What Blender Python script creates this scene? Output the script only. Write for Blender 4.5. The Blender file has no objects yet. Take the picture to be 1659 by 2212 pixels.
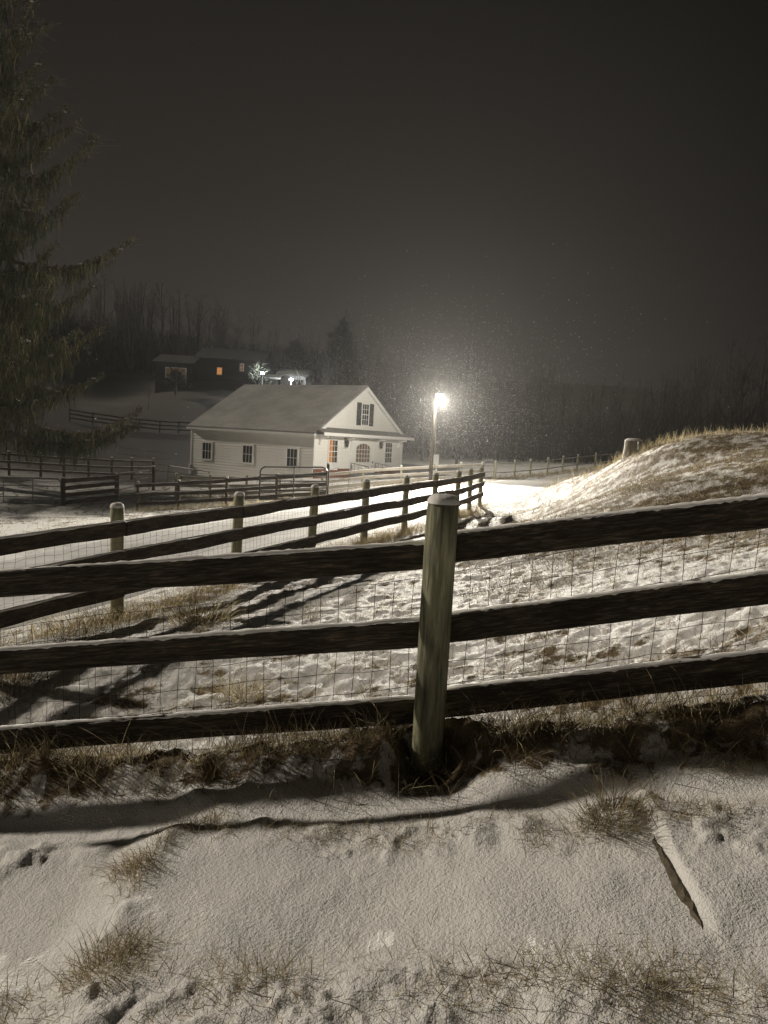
import bpy, math, random
import numpy as np
from mathutils import Vector, Matrix

# ------------------------------------------------------------------ camera
SC = bpy.context.scene
C = SC.collection
FPX = 1500.0
PIT, ROL = math.atan(158 / 1500), 0.057
Fv = np.array([0, math.cos(PIT), -math.sin(PIT)]); U0 = np.array([0, math.sin(PIT), math.cos(PIT)])
Rv = math.cos(ROL) * np.array([1., 0, 0]) + math.sin(ROL) * U0
Uv = -math.sin(ROL) * np.array([1., 0, 0]) + math.cos(ROL) * U0
cam = bpy.data.cameras.new('camera'); cam_ob = bpy.data.objects.new('camera', cam); C.objects.link(cam_ob)
m = Matrix.Identity(4)
for i in range(3):
    m[i][0], m[i][1], m[i][2] = Rv[i], Uv[i], -Fv[i]
cam_ob.matrix_world = m
cam.sensor_fit = 'HORIZONTAL'; cam.sensor_width = 36; cam.lens = 36 * FPX / 1659
cam.clip_start = .05; cam.clip_end = 2000
SC.camera = cam_ob

def at(px, py, d):
    "point seen at (px,py) of the 1659x2212 photograph at distance d"
    v = Fv + Rv * (px - 829.5) / FPX - Uv * (py - 1106) / FPX
    return v * d / v[1]

# ------------------------------------------------------------------ night sky, faint side light, exposure
W = bpy.data.worlds.new('World'); SC.world = W; W.use_nodes = True
nt = W.node_tree; nt.nodes.clear()
wo = nt.nodes.new('ShaderNodeOutputWorld'); bg = nt.nodes.new('ShaderNodeBackground')
tc = nt.nodes.new('ShaderNodeTexCoord'); sep = nt.nodes.new('ShaderNodeSeparateXYZ'); rp = nt.nodes.new('ShaderNodeValToRGB')
nt.links.new(tc.outputs['Generated'], sep.inputs[0]); nt.links.new(sep.outputs[2], rp.inputs[0])
nt.links.new(rp.outputs[0], bg.inputs[0]); nt.links.new(bg.outputs[0], wo.inputs[0])
e = rp.color_ramp.elements
e[0].position = 0.0; e[0].color = (.030, .0262, .0228, 1)
e[1].position = .75; e[1].color = (.0044, .0037, .0028, 1)
x = e.new(.30); x.color = (.0160, .0138, .0114, 1)
dp = nt.nodes.new('ShaderNodeVectorMath'); dp.operation = 'DOT_PRODUCT'; dp.inputs[1].default_value = (-.12, .985, .12)
nt.links.new(tc.outputs['Generated'], dp.inputs[0]); mr_ = nt.nodes.new('ShaderNodeMapRange'); mr_.interpolation_type = 'SMOOTHSTEP'
mr_.inputs[1].default_value = .70; mr_.inputs[2].default_value = .98; mr_.inputs[3].default_value = .26; mr_.inputs[4].default_value = 1.05
nt.links.new(dp.outputs['Value'], mr_.inputs[0]); nt.links.new(mr_.outputs[0], bg.inputs[1])

SUN_DIR = Vector((-.922 * math.cos(math.radians(24)), .388 * math.cos(math.radians(24)), math.sin(math.radians(24))))
sl = bpy.data.lights.new('side_light', 'SUN'); sl.energy = 2.5; sl.angle = math.radians(1.6); sl.color = (1, .89, .73)
so = bpy.data.objects.new('side_light', sl); C.objects.link(so)
so.rotation_euler = SUN_DIR.to_track_quat('Z', 'Y').to_euler()

SC.view_settings.view_transform = 'Standard'; SC.view_settings.look = 'None'
SC.view_settings.exposure = 0; SC.view_settings.gamma = 1
SC.render.engine = 'CYCLES'
SC.cycles.use_denoising = True
SC.cycles.max_bounces = 6; SC.cycles.diffuse_bounces = 3; SC.cycles.volume_bounces = 1
SC.cycles.transparent_max_bounces = 8
SC.cycles.sample_clamp_indirect = 4

rng = np.random.default_rng(7); random.seed(7)

# ------------------------------------------------------------------ numpy helpers
def _h(ix, iy, s):
    n = (ix * 374761393 + iy * 668265263 + s * 982451653).astype(np.int64) & 0xffffffff
    n = ((n ^ (n >> 13)) * 1274126177) & 0xffffffff
    return ((n ^ (n >> 16)) & 0xffff) / 65535.0
def vn(x, y, s=0):
    ix = np.floor(x); iy = np.floor(y); fx = x - ix; fy = y - iy
    ix = ix.astype(np.int64); iy = iy.astype(np.int64)
    fx = fx * fx * fx * (fx * (fx * 6 - 15) + 10); fy = fy * fy * fy * (fy * (fy * 6 - 15) + 10)
    a = _h(ix, iy, s); b = _h(ix + 1, iy, s); c = _h(ix, iy + 1, s); d = _h(ix + 1, iy + 1, s)
    return (a + (b - a) * fx) * (1 - fy) + (c + (d - c) * fx) * fy
def fbm(x, y, o=3, s=0):
    t = 0; a = 1; n = 0
    for i in range(o):
        t = t + a * (vn(x, y, s + i * 17) - .5); n += a; a *= .5
        x, y = x * 2.03 * .8 - y * 2.03 * .6, x * 2.03 * .6 + y * 2.03 * .8
    return t / n * 2
def sst(a, b, x):
    t = np.clip((x - a) / (b - a), 0, 1); return t * t * (3 - 2 * t)
def seg_dist(x, y, P):
    "distance to polyline, signed offset of nearest segment (left positive), param along in metres"
    best = np.full(np.shape(x), 1e9); sg = np.zeros(np.shape(x)); al = np.zeros(np.shape(x)); run = 0
    for (ax, ay), (bx, by) in zip(P[:-1], P[1:]):
        dx, dy = bx - ax, by - ay; L = math.hypot(dx, dy)
        t = np.clip(((x - ax) * dx + (y - ay) * dy) / (L * L), 0, 1)
        qx = x - ax - t * dx; qy = y - ay - t * dy; d = np.sqrt(qx * qx + qy * qy)
        k = d < best; best = np.where(k, d, best)
        sg = np.where(k, (dx * (y - ay) - dy * (x - ax)) / L, sg); al = np.where(k, run + t * L, al); run += L
    return best, sg, al

# ------------------------------------------------------------------ terrain
def P3(px, py, d): return tuple(at(px, py, d))
lane_fence_tops = [P3(*q) for q in [(258, 1095, 7.4), (514, 1068, 9.42), (678, 1050, 11.44), (793, 1037, 13.5), (880, 1030, 15.5), (942, 1021, 17.5), (992, 1012, 19.5), (1019, 1012, 21.3), (1041, 1013, 23.2)]]
lane_fence_tops = [(a, b, -.885 + .0068 * (b - 7.4)) for a, b, c in lane_fence_tops]
near_fence_pts = [P3(-760, 1790, 4.0), P3(0, 1720, 3.42), (0.29, 3.2, -1.57), P3(1659, 1590, 2.88), P3(2500, 1400, 2.55)]
CTRL = [(0, 1.6, -1.50), (-1.2, 1.7, -1.69), (1.2, 1.6, -1.31), (0, 0, -1.45), (-3, 0, -1.9), (3, 0, -1.0), (-3, 2, -1.98), (3, 1.8, -1.03),
        (0, -6, -1.3), (-6, -5, -2.3), (6, -5, -.6), (12, -4, .2), (-12, -4, -2.6)]
CTRL += near_fence_pts
CTRL += [(a[0], a[1], a[2] - 1.24) for a in lane_fence_tops]
CTRL += [(-3.65, 5.4, -2.12), (-4.5, 3.4, -2.18), (-5.5, 1, -2.25)]
CTRL += [(3, 8, -1.12), (1.6, 9.5, -1.45), (2.0, 12.5, -1.55), (4.5, 12, -.55), (6, 9, -.25), P3(1150, 1130, 16), (4.3, 22.2, -1.98), (4.6, 19.6, -1.78), (5.2, 25, -1.75), (3.6, 18.0, -1.72)]
CTRL += [P3(1659, 950, 16), P3(1440, 964, 17), P3(1340, 992, 20), P3(1210, 1042, 24), (12, 30, -1.6), (14, 24, -.2), (20, 16, 1.1), (13, 9, 1.0), (11, 38, -2.0)]
CTRL += [P3(531, 1074, 41), P3(695, 1066, 44), P3(865, 1046, 48), P3(1040, 1037, 51), P3(1246, 1014, 62), P3(1100, 1056, 34), P3(930, 1037, 44), P3(350, 1160, 15), P3(100, 1322, 8)]
CTRL += [P3(297, 1103, 30), P3(706, 1080, 29.5), P3(137, 1092, 32), P3(251, 1078, 34.6), P3(331, 1059, 42), (-5.6, 49.4, -3.15), P3(414, 1024, 56.6), (1.4, 60, -3.0), (-10, 67, -2.6)]
CTRL += [P3(330, 922, 75), P3(440, 822, 95), P3(560, 832, 95), P3(250, 860, 92), (-43, 110, 9), (-20, 116, 8), (0, 120, 4), (18, 120, 1), (40, 115, .5), (60, 95, 2), (32, 62, -.8),
         (-45, 60, 3), (-45, 35, -1), (-25, 20, -3.9), (-25, 5, -3.2), (-60, 60, 8), (-60, 20, 0), (-80, 100, 18), (-60, 160, 22), (-20, 160, 19), (15, 158, 14), (50, 158, 13), (85, 150, 14), (-100, 200, 30), (0, 220, 20), (100, 200, 18), (100, 50, 3), (100, -60, 3), (0, -60, 0), (-100, -60, 0), (-100, 0, 3)]
CTRL = np.array(CTRL)
def _phi(r2): return np.where(r2 > 1e-12, .5 * r2 * np.log(np.maximum(r2, 1e-12)), 0)
_n = len(CTRL); _d2 = ((CTRL[:, None, :2] - CTRL[None, :, :2]) ** 2).sum(-1)
_A = np.zeros((_n + 3, _n + 3)); _A[:_n, :_n] = _phi(_d2) + np.eye(_n) * .02
_A[:_n, _n] = 1; _A[:_n, _n + 1:] = CTRL[:, :2]; _A[_n, :_n] = 1; _A[_n + 1:, :_n] = CTRL[:, :2].T
_w = np.linalg.solve(_A, np.concatenate([CTRL[:, 2], [0, 0, 0]]))
def HB(x, y):
    x = np.asarray(x, float); y = np.asarray(y, float); sh = x.shape; x = x.ravel(); y = y.ravel(); out = np.empty(len(x))
    for i in range(0, len(x), 60000):
        a, b = x[i:i + 60000], y[i:i + 60000]
        d2 = (a[:, None] - CTRL[None, :, 0]) ** 2 + (b[:, None] - CTRL[None, :, 1]) ** 2
        out[i:i + 60000] = _phi(d2) @ _w[:_n] + _w[_n] + _w[_n + 1] * a + _w[_n + 2] * b
    return out.reshape(sh)
def gp(px, py):
    "ground point under pixel (px,py)"
    ds = np.geomspace(1.2, 150, 900); v = at(px, py, 1.0)
    z = HB(v[0] * ds, ds); k = np.argmax(v[2] * ds < z)
    if k == 0: k = len(ds) - 1
    return np.array([v[0] * ds[k], ds[k], z[k]])

LANE = [(-12.5, -6), (-8.9, 2.2), (-6.2, 8.7), (-3.7, 14.8), (-1.2, 20.8), (.9, 25.6), (3.2, 30), (6.1, 35.5), (9.5, 42), (13, 49), (18, 57), (27, 66), (45, 76)]
NF = [(p[0], p[1]) for p in near_fence_pts]           # near fence line, left to right
RIDGE = [tuple(gp(*q)[:2]) for q in [(480, 1775), (390, 1800), (330, 1860), (270, 1945), (215, 2060), (180, 2212)]]
SLAB = [tuple(gp(*q)[:2]) for q in [(1370, 1740), (1412, 1815), (1470, 1925), (1532, 2012), (1640, 2180)]]
STRIP = [tuple(gp(*q)[:2]) for q in [(-300, 2215), (150, 2170), (420, 2150), (800, 2120), (1200, 2110), (1500, 2150), (1900, 2200)]]
CLUMPS = [(gp(1330, 1775), .13, .055), (gp(1025, 1800), .10, .03), (gp(1395, 1738), .05, .05), (gp(820, 1680), .16, .05), (gp(300, 1830), .08, .02), (gp(1010, 1690), .09, .03),
          (gp(1130, 1800), .07, .025), (gp(700, 1800), .06, .018), (gp(560, 1790), .05, .02), (gp(1000, 1640), .16, .05)]
def lane_mask(x, y):
    d, _, _ = seg_dist(x, y, LANE); return 1 - sst(2.2, 3.1, d + .25 * fbm(x * .8, y * .8, 2, 5))
def fence_s(x, y):
    d, s, al = seg_dist(x, y, NF); return -s       # positive towards the camera
def H(x, y):
    x = np.asarray(x, float); y = np.asarray(y, float)
    z = HB(x, y); r = np.hypot(x, y); s = fence_s(x, y); lm = lane_mask(x, y)
    fg = sst(.02, .3, s)
    # rough field: snow draped over tussocks
    rough = .040 * fbm(x * 1.7, y * 1.7, 3, 11) + .015 * np.maximum(fbm(x * 5.1, y * 5.1, 2, 23), -.25) + .017 * fbm(x * 13, y * 13, 2, 31)
    hill = sst(2.0, 6.0, x) * sst(6, 10, y)
    rough = rough + hill * (.016 * fbm(x * 3.2 + y * .9, y * 6.5, 3, 41) - .018 * fbm(x * 1.7, y * 1.7, 3, 11))
    z = z + rough * (1 - fg) * (1 - lm) * (1 - .45 * sst(9, 20, r)) * (1 - .4 * sst(40, 70, r))
    z = z - .09 * lm + lm * 0
    # foreground
    f = .024 * fbm(x * 1.6, y * 1.6, 2, 51) + .009 * fbm(x * 4.5, y * 4.5, 2, 54) + .0035 * fbm(x * 14, y * 14, 2, 52) * sst(-.4, .5, fbm(x * 2, y * 2, 2, 55)) + .0016 * fbm(x * 60, y * 60, 2, 53)
    bank = sst(-.25, .0, s) * (1 - sst(.06, .40, s))
    f = f + bank * (.185 + .05 * fbm(x * 6, y * 6, 3, 61)) * (1 - sst(-.10, .0, s) * np.exp(-((x - .28) / .17) ** 4))  # bank built up extra to stop low lamp light under the bottom board
    rim = np.exp(-((s - .56 - .07 * fbm(x * 1.5, y * 1.5, 2, 3)) / .11) ** 2)
    f = f + rim * (.018 + .026 * np.maximum(fbm(x * 7, y * 7, 3, 62), -.2))
    d, sg, al = seg_dist(x, y, RIDGE); f = f - .034 * sst(-.04, .22, -sg) * np.exp(-(d / .9) ** 2) * sst(0.02, .2, al) * (sg < 0) + .014 * np.exp(-(d / .09) ** 2) * (1 + 1.5 * fbm(x * 9, y * 9, 3, 64))
    d, sg, al = seg_dist(x, y, SLAB); f = f + .045 * sst(-.012, .03, sg) * np.exp(-(np.maximum(sg, 0) / .5) ** 2) * sst(.0, .15, al) * (1 - sst(.55, .9, al))
    d, sg, al = seg_dist(x, y, STRIP); f = f + (np.exp(-(d / .09) ** 2) * .018 + sst(.0, -.12, sg) * .6 * .025) * (1 + 1.4 * fbm(x * 6, y * 6, 3, 66)) + sst(.03, -.1, sg) * .012 * np.maximum(fbm(x * 14, y * 14, 2, 67), -.2)
    lump = np.maximum(fbm(x * 11, y * 11, 3, 69), 0) * sst(-.1, .35, fbm(x * 2.3, y * 2.3, 2, 70)); f = f + .042 * lump * np.exp(-((s - .66) / .17) ** 2) + .030 * lump * sst(.12, -.05, sg)
    for c, rad, hh in CLUMPS:
        f = f + hh * np.exp(-((x - c[0]) ** 2 + (y - c[1]) ** 2) / rad ** 2) * (1 + .5 * fbm(x * 16, y * 16, 2, 68))
    near = 1 - sst(6, 9, r)
    mound = (.165 + .04 * fbm(x * 7, y * 7, 2, 63)) * np.exp(-((x - .22) / .52) ** 4 - ((s + .17) / .10) ** 2)  # added mound behind the near post, keeps lamp light off the foreground
    return z + (f * np.maximum(fg, bank) + mound) * near
def BARE(x, y):
    "where grass and soil show through the snow"
    r = np.hypot(x, y); s = fence_s(x, y); lm = lane_mask(x, y); fg = sst(-.05, .1, s)
    hill = sst(.8, 5.0, x) * sst(4, 9, y)
    n1 = fbm(x * 1.1, y * 1.1, 3, 71); n2 = fbm(x * 4.3, y * 6.5, 3, 72); n3 = fbm(x * 13, y * 17, 2, 73)
    far = sst(45, 75, r)
    b = sst(-.15, .75, n1 * .35 + n2 * .5 + n3 * .35 + .03 + hill * .36) * (1 - lm) * (1 - far)
    fl = [(p[0], p[1]) for p in lane_fence_tops]; d, _, _ = seg_dist(x, y, fl)
    b = np.maximum(b, (1 - sst(.1, .55, d)) * sst(-.35, .2, n2 + .15) * .9)
    bank = sst(-.30, -.05, s) * (1 - sst(.08, .34, s + .22 * n2))
    b = b * (1 - fg)
    b = np.maximum(b, bank * sst(-.45, .05, n2 * .7 + n3 * .4 + .18))
    d, sg, al = seg_dist(x, y, STRIP)
    b = np.maximum(b, .36 * np.exp(-(d / .06) ** 2) * sst(.0, .6, n3 + n2) * (r < 4))
    for c, rad, hh in CLUMPS[:2]:
        b = np.maximum(b, .34 * np.exp(-((x - c[0]) ** 2 + (y - c[1]) ** 2) / (rad * .8) ** 2) * sst(.1, .5, n3 + .2))
    return np.clip(b, 0, 1)
def FAR_DIM(x, y):  # far ground darkened in its colour, standing in for missing light
    "share of dark painted over thin snow and dead grass where hillside, yard and wood floor get little light"
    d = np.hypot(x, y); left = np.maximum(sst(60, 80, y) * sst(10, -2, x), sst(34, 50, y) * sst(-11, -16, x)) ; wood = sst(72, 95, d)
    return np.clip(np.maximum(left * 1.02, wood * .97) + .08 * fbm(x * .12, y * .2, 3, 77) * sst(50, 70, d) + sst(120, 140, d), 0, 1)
def hz(x, y): return float(H(np.array([float(x)]), np.array([float(y)]))[0])

# ------------------------------------------------------------------ mesh helpers
def mesh_tris(name, V, T, attrs=None, smooth=False):
    V = np.asarray(V, np.float32); T = np.asarray(T, np.int32); me = bpy.data.meshes.new(name)
    me.vertices.add(len(V)); me.vertices.foreach_set('co', V.ravel())
    k = T.shape[1]
    me.loops.add(T.size); me.loops.foreach_set('vertex_index', T.ravel())
    me.polygons.add(len(T)); me.polygons.foreach_set('loop_start', np.arange(0, T.size, k, dtype=np.int32))
    me.polygons.foreach_set('use_smooth', np.full(len(T), smooth))
    me.update(calc_edges=True)
    for n, a in (attrs or {}).items():
        a = np.asarray(a, np.float32)
        if a.ndim == 1: at_ = me.attributes.new(n, 'FLOAT', 'POINT'); at_.data.foreach_set('value', a)
        else:
            at_ = me.attributes.new(n, 'FLOAT_COLOR', 'POINT'); at_.data.foreach_set('color', np.c_[a, np.ones(len(a))].astype(np.float32).ravel())
    me.validate()
    return me
class MB:
    def __init__(s): s.v = []; s.f = []
    def add(s, V, Fc):
        o = len(s.v); s.v += [tuple(p) for p in V]; s.f += [tuple(i + o for i in q) for q in Fc]; return s
    def box(s, a, b):
        x0, x1 = sorted((a[0], b[0])); y0, y1 = sorted((a[1], b[1])); z0, z1 = sorted((a[2], b[2]))
        return s.add([(x0, y0, z0), (x1, y0, z0), (x1, y1, z0), (x0, y1, z0), (x0, y0, z1), (x1, y0, z1), (x1, y1, z1), (x0, y1, z1)],
                     [(0, 3, 2, 1), (4, 5, 6, 7), (0, 1, 5, 4), (1, 2, 6, 5), (2, 3, 7, 6), (3, 0, 4, 7)])
    def prism(s, poly, off):
        n = len(poly); V = [tuple(p) for p in poly] + [tuple(np.array(p) + np.array(off)) for p in poly]
        return s.add(V, [tuple(range(n - 1, -1, -1)), tuple(range(n, 2 * n))] + [(i, (i + 1) % n, n + (i + 1) % n, n + i) for i in range(n)])
    def tube(s, pts, r, n=6, cap=True):
        V, Fc = tube_arr(pts, r, n, cap); return s.add(V, Fc)
    def mesh(s, name, smooth=False):
        me = bpy.data.meshes.new(name); me.from_pydata(s.v, [], s.f); me.update()
        if smooth: me.polygons.foreach_set('use_smooth', [True] * len(me.polygons))
        return me
def tube_arr(pts, r, n=6, cap=True):
    pts = [np.array(p, float) for p in pts]; r = [r] * len(pts) if np.isscalar(r) else list(r)
    V = []; Fc = []; ref = None
    for i, p in enumerate(pts):
        t = pts[min(i + 1, len(pts) - 1)] - pts[max(i - 1, 0)]; t = t / (np.linalg.norm(t) + 1e-9)
        if ref is None: ref = np.array([1., 0, 0]) if abs(t[0]) < .8 else np.array([0, 1., 0])
        a = np.cross(t, ref); a /= np.linalg.norm(a) + 1e-9; b = np.cross(t, a); ref = np.cross(a, t)
        for k in range(n):
            c = 2 * math.pi * k / n; V.append(p + r[i] * (a * math.cos(c) + b * math.sin(c)))
    for i in range(len(pts) - 1):
        for k in range(n):
            k2 = (k + 1) % n; Fc.append((i * n + k, i * n + k2, (i + 1) * n + k2, (i + 1) * n + k))
    if cap:
        Fc.append(tuple(range(n - 1, -1, -1))); Fc.append(tuple((len(pts) - 1) * n + k for k in range(n)))
    return V, Fc
def obj(name, me, mat=None, parent=None, M=None, **props):
    if isinstance(me, MB): me = me.mesh(name)
    o = bpy.data.objects.new(name, me); C.objects.link(o)
    if mat is not None and me is not None and len(me.materials) == 0: me.materials.append(mat)
    if parent is not None: o.parent = parent
    if M is not None:
        l, q, sc = M.decompose(); o.rotation_mode = 'QUATERNION'; o.location = l; o.rotation_quaternion = q; o.scale = sc
    for k, v in props.items(): o[k] = v
    return o
def thing(name, label, cat, loc=(0, 0, 0), rz=0, group=None):
    o = bpy.data.objects.new(name, None); C.objects.link(o); o.location = loc; o.rotation_euler = (0, 0, rz); o.empty_display_size = .2
    o['label'] = label; o['category'] = cat
    if group: o['group'] = group
    return o

# ------------------------------------------------------------------ materials
def new_mat(name):
    mt = bpy.data.materials.new(name); mt.use_nodes = True; n = mt.node_tree; n.nodes.clear()
    out = n.nodes.new('ShaderNodeOutputMaterial'); b = n.nodes.new('ShaderNodeBsdfPrincipled'); n.links.new(b.outputs[0], out.inputs[0])
    b.inputs['Specular IOR Level'].default_value = .25
    return mt, n, b
def N(n, t, **kw):
    k = n.nodes.new(t)
    for a, v in kw.items():
        if a.startswith('i_'): k.inputs[a[2:].replace('_', ' ')].default_value = v
        else: setattr(k, a, v)
    return k
def ramp(n, src, stops):
    r = n.nodes.new('ShaderNodeValToRGB'); n.links.new(src, r.inputs[0]); el = r.color_ramp.elements
    el[0].position, el[0].color = stops[0][0], (*stops[0][1], 1); el[1].position, el[1].color = stops[-1][0], (*stops[-1][1], 1)
    for p, c in stops[1:-1]: q = el.new(p); q.color = (*c, 1)
    return r
def noise_mat(name, c1, c2, scale=(5, 5, 5), detail=5, rough=.8, bump=.3, bdist=.01, rand=True, c3=None):
    mt, n, b = new_mat(name); t = N(n, 'ShaderNodeTexCoord'); mp = N(n, 'ShaderNodeMapping'); mp.inputs['Scale'].default_value = scale
    n.links.new(t.outputs['Object'], mp.inputs[0])
    if rand:
        oi = N(n, 'ShaderNodeObjectInfo'); mu = N(n, 'ShaderNodeMath', operation='MULTIPLY'); mu.inputs[1].default_value = 37; n.links.new(oi.outputs['Random'], mu.inputs[0])
        cb = N(n, 'ShaderNodeCombineXYZ'); [n.links.new(mu.outputs[0], cb.inputs[i]) for i in range(3)]; n.links.new(cb.outputs[0], mp.inputs['Location'])
    no = N(n, 'ShaderNodeTexNoise'); no.inputs['Scale'].default_value = 1; no.inputs['Detail'].default_value = detail; no.inputs['Roughness'].default_value = .65; no.inputs['Distortion'].default_value = .7 if c3 is not None else 0
    n.links.new(mp.outputs[0], no.inputs['Vector'])
    st = [(.32, c1), (.68, c2)] if c3 is None else [(.30, c1), (.52, c2), (.72, c3)]
    r = ramp(n, no.outputs[0], st); b.inputs['Roughness'].default_value = rough
    if c3 is not None:
        m2 = N(n, 'ShaderNodeMapping'); m2.inputs['Scale'].default_value = [math.sqrt(k_) * 1.6 for k_ in scale]; n.links.new(t.outputs['Object'], m2.inputs[0])
        if rand: n.links.new(cb.outputs[0], m2.inputs['Location'])
        n4 = N(n, 'ShaderNodeTexNoise'); n4.inputs['Scale'].default_value = 1; n4.inputs['Detail'].default_value = 4; n4.inputs['Distortion'].default_value = .6; n.links.new(m2.outputs[0], n4.inputs['Vector'])
        r2 = ramp(n, n4.outputs[0], [(.3, (.55, .53, .50)), (.5, (.95, .95, .95)), (.72, (1.5, 1.46, 1.36))]); mm = N(n, 'ShaderNodeMix', data_type='RGBA', blend_type='MULTIPLY'); mm.inputs[0].default_value = 1
        n.links.new(r.outputs[0], mm.inputs[6]); n.links.new(r2.outputs[0], mm.inputs[7]); n.links.new(mm.outputs[2], b.inputs['Base Color'])
    else: n.links.new(r.outputs[0], b.inputs['Base Color'])
    if bump:
        bp = N(n, 'ShaderNodeBump'); bp.inputs['Strength'].default_value = bump; bp.inputs['Distance'].default_value = bdist
        n.links.new(no.outputs[0], bp.inputs['Height']); n.links.new(bp.outputs[0], b.inputs['Normal'])
    return mt
def emit_mat(name, col, s):
    mt = bpy.data.materials.new(name); mt.use_nodes = True; n = mt.node_tree; n.nodes.clear()
    o = n.nodes.new('ShaderNodeOutputMaterial'); e_ = n.nodes.new('ShaderNodeEmission'); e_.inputs[0].default_value = (*col, 1); e_.inputs[1].default_value = s
    n.links.new(e_.outputs[0], o.inputs[0]); return mt
def attr_mat(name, attr, rough=.85, transl=0):
    mt, n, b = new_mat(name); a = N(n, 'ShaderNodeAttribute', attribute_name=attr); n.links.new(a.outputs['Color'], b.inputs['Base Color']); b.inputs['Roughness'].default_value = rough
    return mt

def snow_ground_mat():
    mt, n, b = new_mat('snowy_ground'); g = N(n, 'ShaderNodeNewGeometry'); a = N(n, 'ShaderNodeAttribute', attribute_name='bare')
    pos = g.outputs['Position']
    n1 = N(n, 'ShaderNodeTexNoise'); n1.inputs['Scale'].default_value = 80; n1.inputs['Detail'].default_value = 2.5; n1.inputs['Roughness'].default_value = .7; n.links.new(pos, n1.inputs['Vector'])
    n2 = N(n, 'ShaderNodeTexNoise'); n2.inputs['Scale'].default_value = 190; n2.inputs['Detail'].default_value = 3; n.links.new(pos, n2.inputs['Vector'])
    n3 = N(n, 'ShaderNodeTexNoise'); n3.inputs['Scale'].default_value = 9; n3.inputs['Detail'].default_value = 4; n.links.new(pos, n3.inputs['Vector'])
    snow = ramp(n, n1.outputs[0], [(.3, (.72, .71, .70)), (.7, (.84, .835, .83))])
    soil = ramp(n, n3.outputs[0], [(.3, (.06, .045, .026)), (.5, (.16, .118, .068)), (.7, (.30, .235, .145))])
    # edge broken up by fine noise
    n5 = N(n, 'ShaderNodeTexNoise'); n5.inputs['Scale'].default_value = 17; n5.inputs['Detail'].default_value = 6; n5.inputs['Roughness'].default_value = .72; n5.inputs['Distortion'].default_value = .8; n.links.new(pos, n5.inputs['Vector'])
    ad = N(n, 'ShaderNodeMath', operation='ADD'); n.links.new(a.outputs['Fac'], ad.inputs[0])
    sb = N(n, 'ShaderNodeMath', operation='MULTIPLY_ADD'); n.links.new(n5.outputs[0], sb.inputs[0]); sb.inputs[1].default_value = 2.4; sb.inputs[2].default_value = -1.2; n.links.new(sb.outputs[0], ad.inputs[1])
    mr = N(n, 'ShaderNodeMapRange', interpolation_type='SMOOTHSTEP'); mr.inputs[1].default_value = .26; mr.inputs[2].default_value = .74; n.links.new(ad.outputs[0], mr.inputs[0])
    ml = N(n, 'ShaderNodeMath', operation='MULTIPLY'); n.links.new(mr.outputs[0], ml.inputs[0]); gt = N(n, 'ShaderNodeMapRange'); gt.inputs[1].default_value = .02; gt.inputs[2].default_value = .15; n.links.new(a.outputs['Fac'], gt.inputs[0]); n.links.new(gt.outputs[0], ml.inputs[1])
    mx = N(n, 'ShaderNodeMix', data_type='RGBA'); n.links.new(ml.outputs[0], mx.inputs[0]); n.links.new(snow.outputs[0], mx.inputs[6]); n.links.new(soil.outputs[0], mx.inputs[7])
    a2 = N(n, 'ShaderNodeAttribute', attribute_name='thin'); mx2 = N(n, 'ShaderNodeMix', data_type='RGBA'); n.links.new(a2.outputs['Fac'], mx2.inputs[0]); n.links.new(mx.outputs[2], mx2.inputs[6]); mx2.inputs[7].default_value = (.046, .041, .035, 1); mx = mx2  # 'thin' mixes in a near-black that stands for unlit far ground
    n.links.new(mx.outputs[2], b.inputs['Base Color']); b.inputs['Roughness'].default_value = .75; b.inputs['Specular IOR Level'].default_value = .2
    h = N(n, 'ShaderNodeMath', operation='MULTIPLY_ADD'); n.links.new(n2.outputs[0], h.inputs[0]); h.inputs[1].default_value = .35; n.links.new(n1.outputs[0], h.inputs[2])
    a3 = N(n, 'ShaderNodeAttribute', attribute_name='rough'); 
    m5 = N(n, 'ShaderNodeMath', operation='MULTIPLY'); n.links.new(n5.outputs[0], m5.inputs[0]); n.links.new(a3.outputs['Fac'], m5.inputs[1]); h5 = N(n, 'ShaderNodeMath', operation='MULTIPLY_ADD'); n.links.new(m5.outputs[0], h5.inputs[0]); h5.inputs[1].default_value = 4.0; n.links.new(h.outputs[0], h5.inputs[2]); h = h5
    bp = N(n, 'ShaderNodeBump'); bp.inputs['Strength'].default_value = .85; bp.inputs['Distance'].default_value = .010; n.links.new(h.outputs[0], bp.inputs['Height']); n.links.new(bp.outputs[0], b.inputs['Normal'])
    return mt
M_ground = snow_ground_mat()
M_lane = noise_mat('packed_snow', (.42, .415, .41), (.58, .575, .57), (2.5, 2.5, 2.5), 6, .75, .35, .02, False)
M_snow = noise_mat('fresh_snow', (.74, .73, .72), (.86, .855, .85), (40, 40, 40), 4, .8, .5, .006)
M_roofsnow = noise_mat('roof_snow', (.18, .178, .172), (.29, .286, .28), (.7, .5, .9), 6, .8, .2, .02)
M_board = noise_mat('dark_weathered_board', (.010, .008, .006), (.050, .042, .031), (24.0, 50, 105), 9, .8, 1.0, .006, c3=(.19, .155, .11))
M_board2 = noise_mat('brown_weathered_board', (.022, .017, .012), (.070, .055, .041), (18, 45, 80), 8, .85, .8, .005, c3=(.15, .12, .09))
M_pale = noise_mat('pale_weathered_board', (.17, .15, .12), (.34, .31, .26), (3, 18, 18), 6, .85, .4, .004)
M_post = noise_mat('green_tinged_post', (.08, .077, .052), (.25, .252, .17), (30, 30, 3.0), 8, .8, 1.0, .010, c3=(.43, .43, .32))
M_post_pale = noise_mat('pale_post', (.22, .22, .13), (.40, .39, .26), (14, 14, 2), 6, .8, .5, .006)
M_wire = noise_mat('rusty_wire', (.03, .022, .016), (.07, .05, .035), (30, 30, 30), 2, .6, 0)
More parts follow.
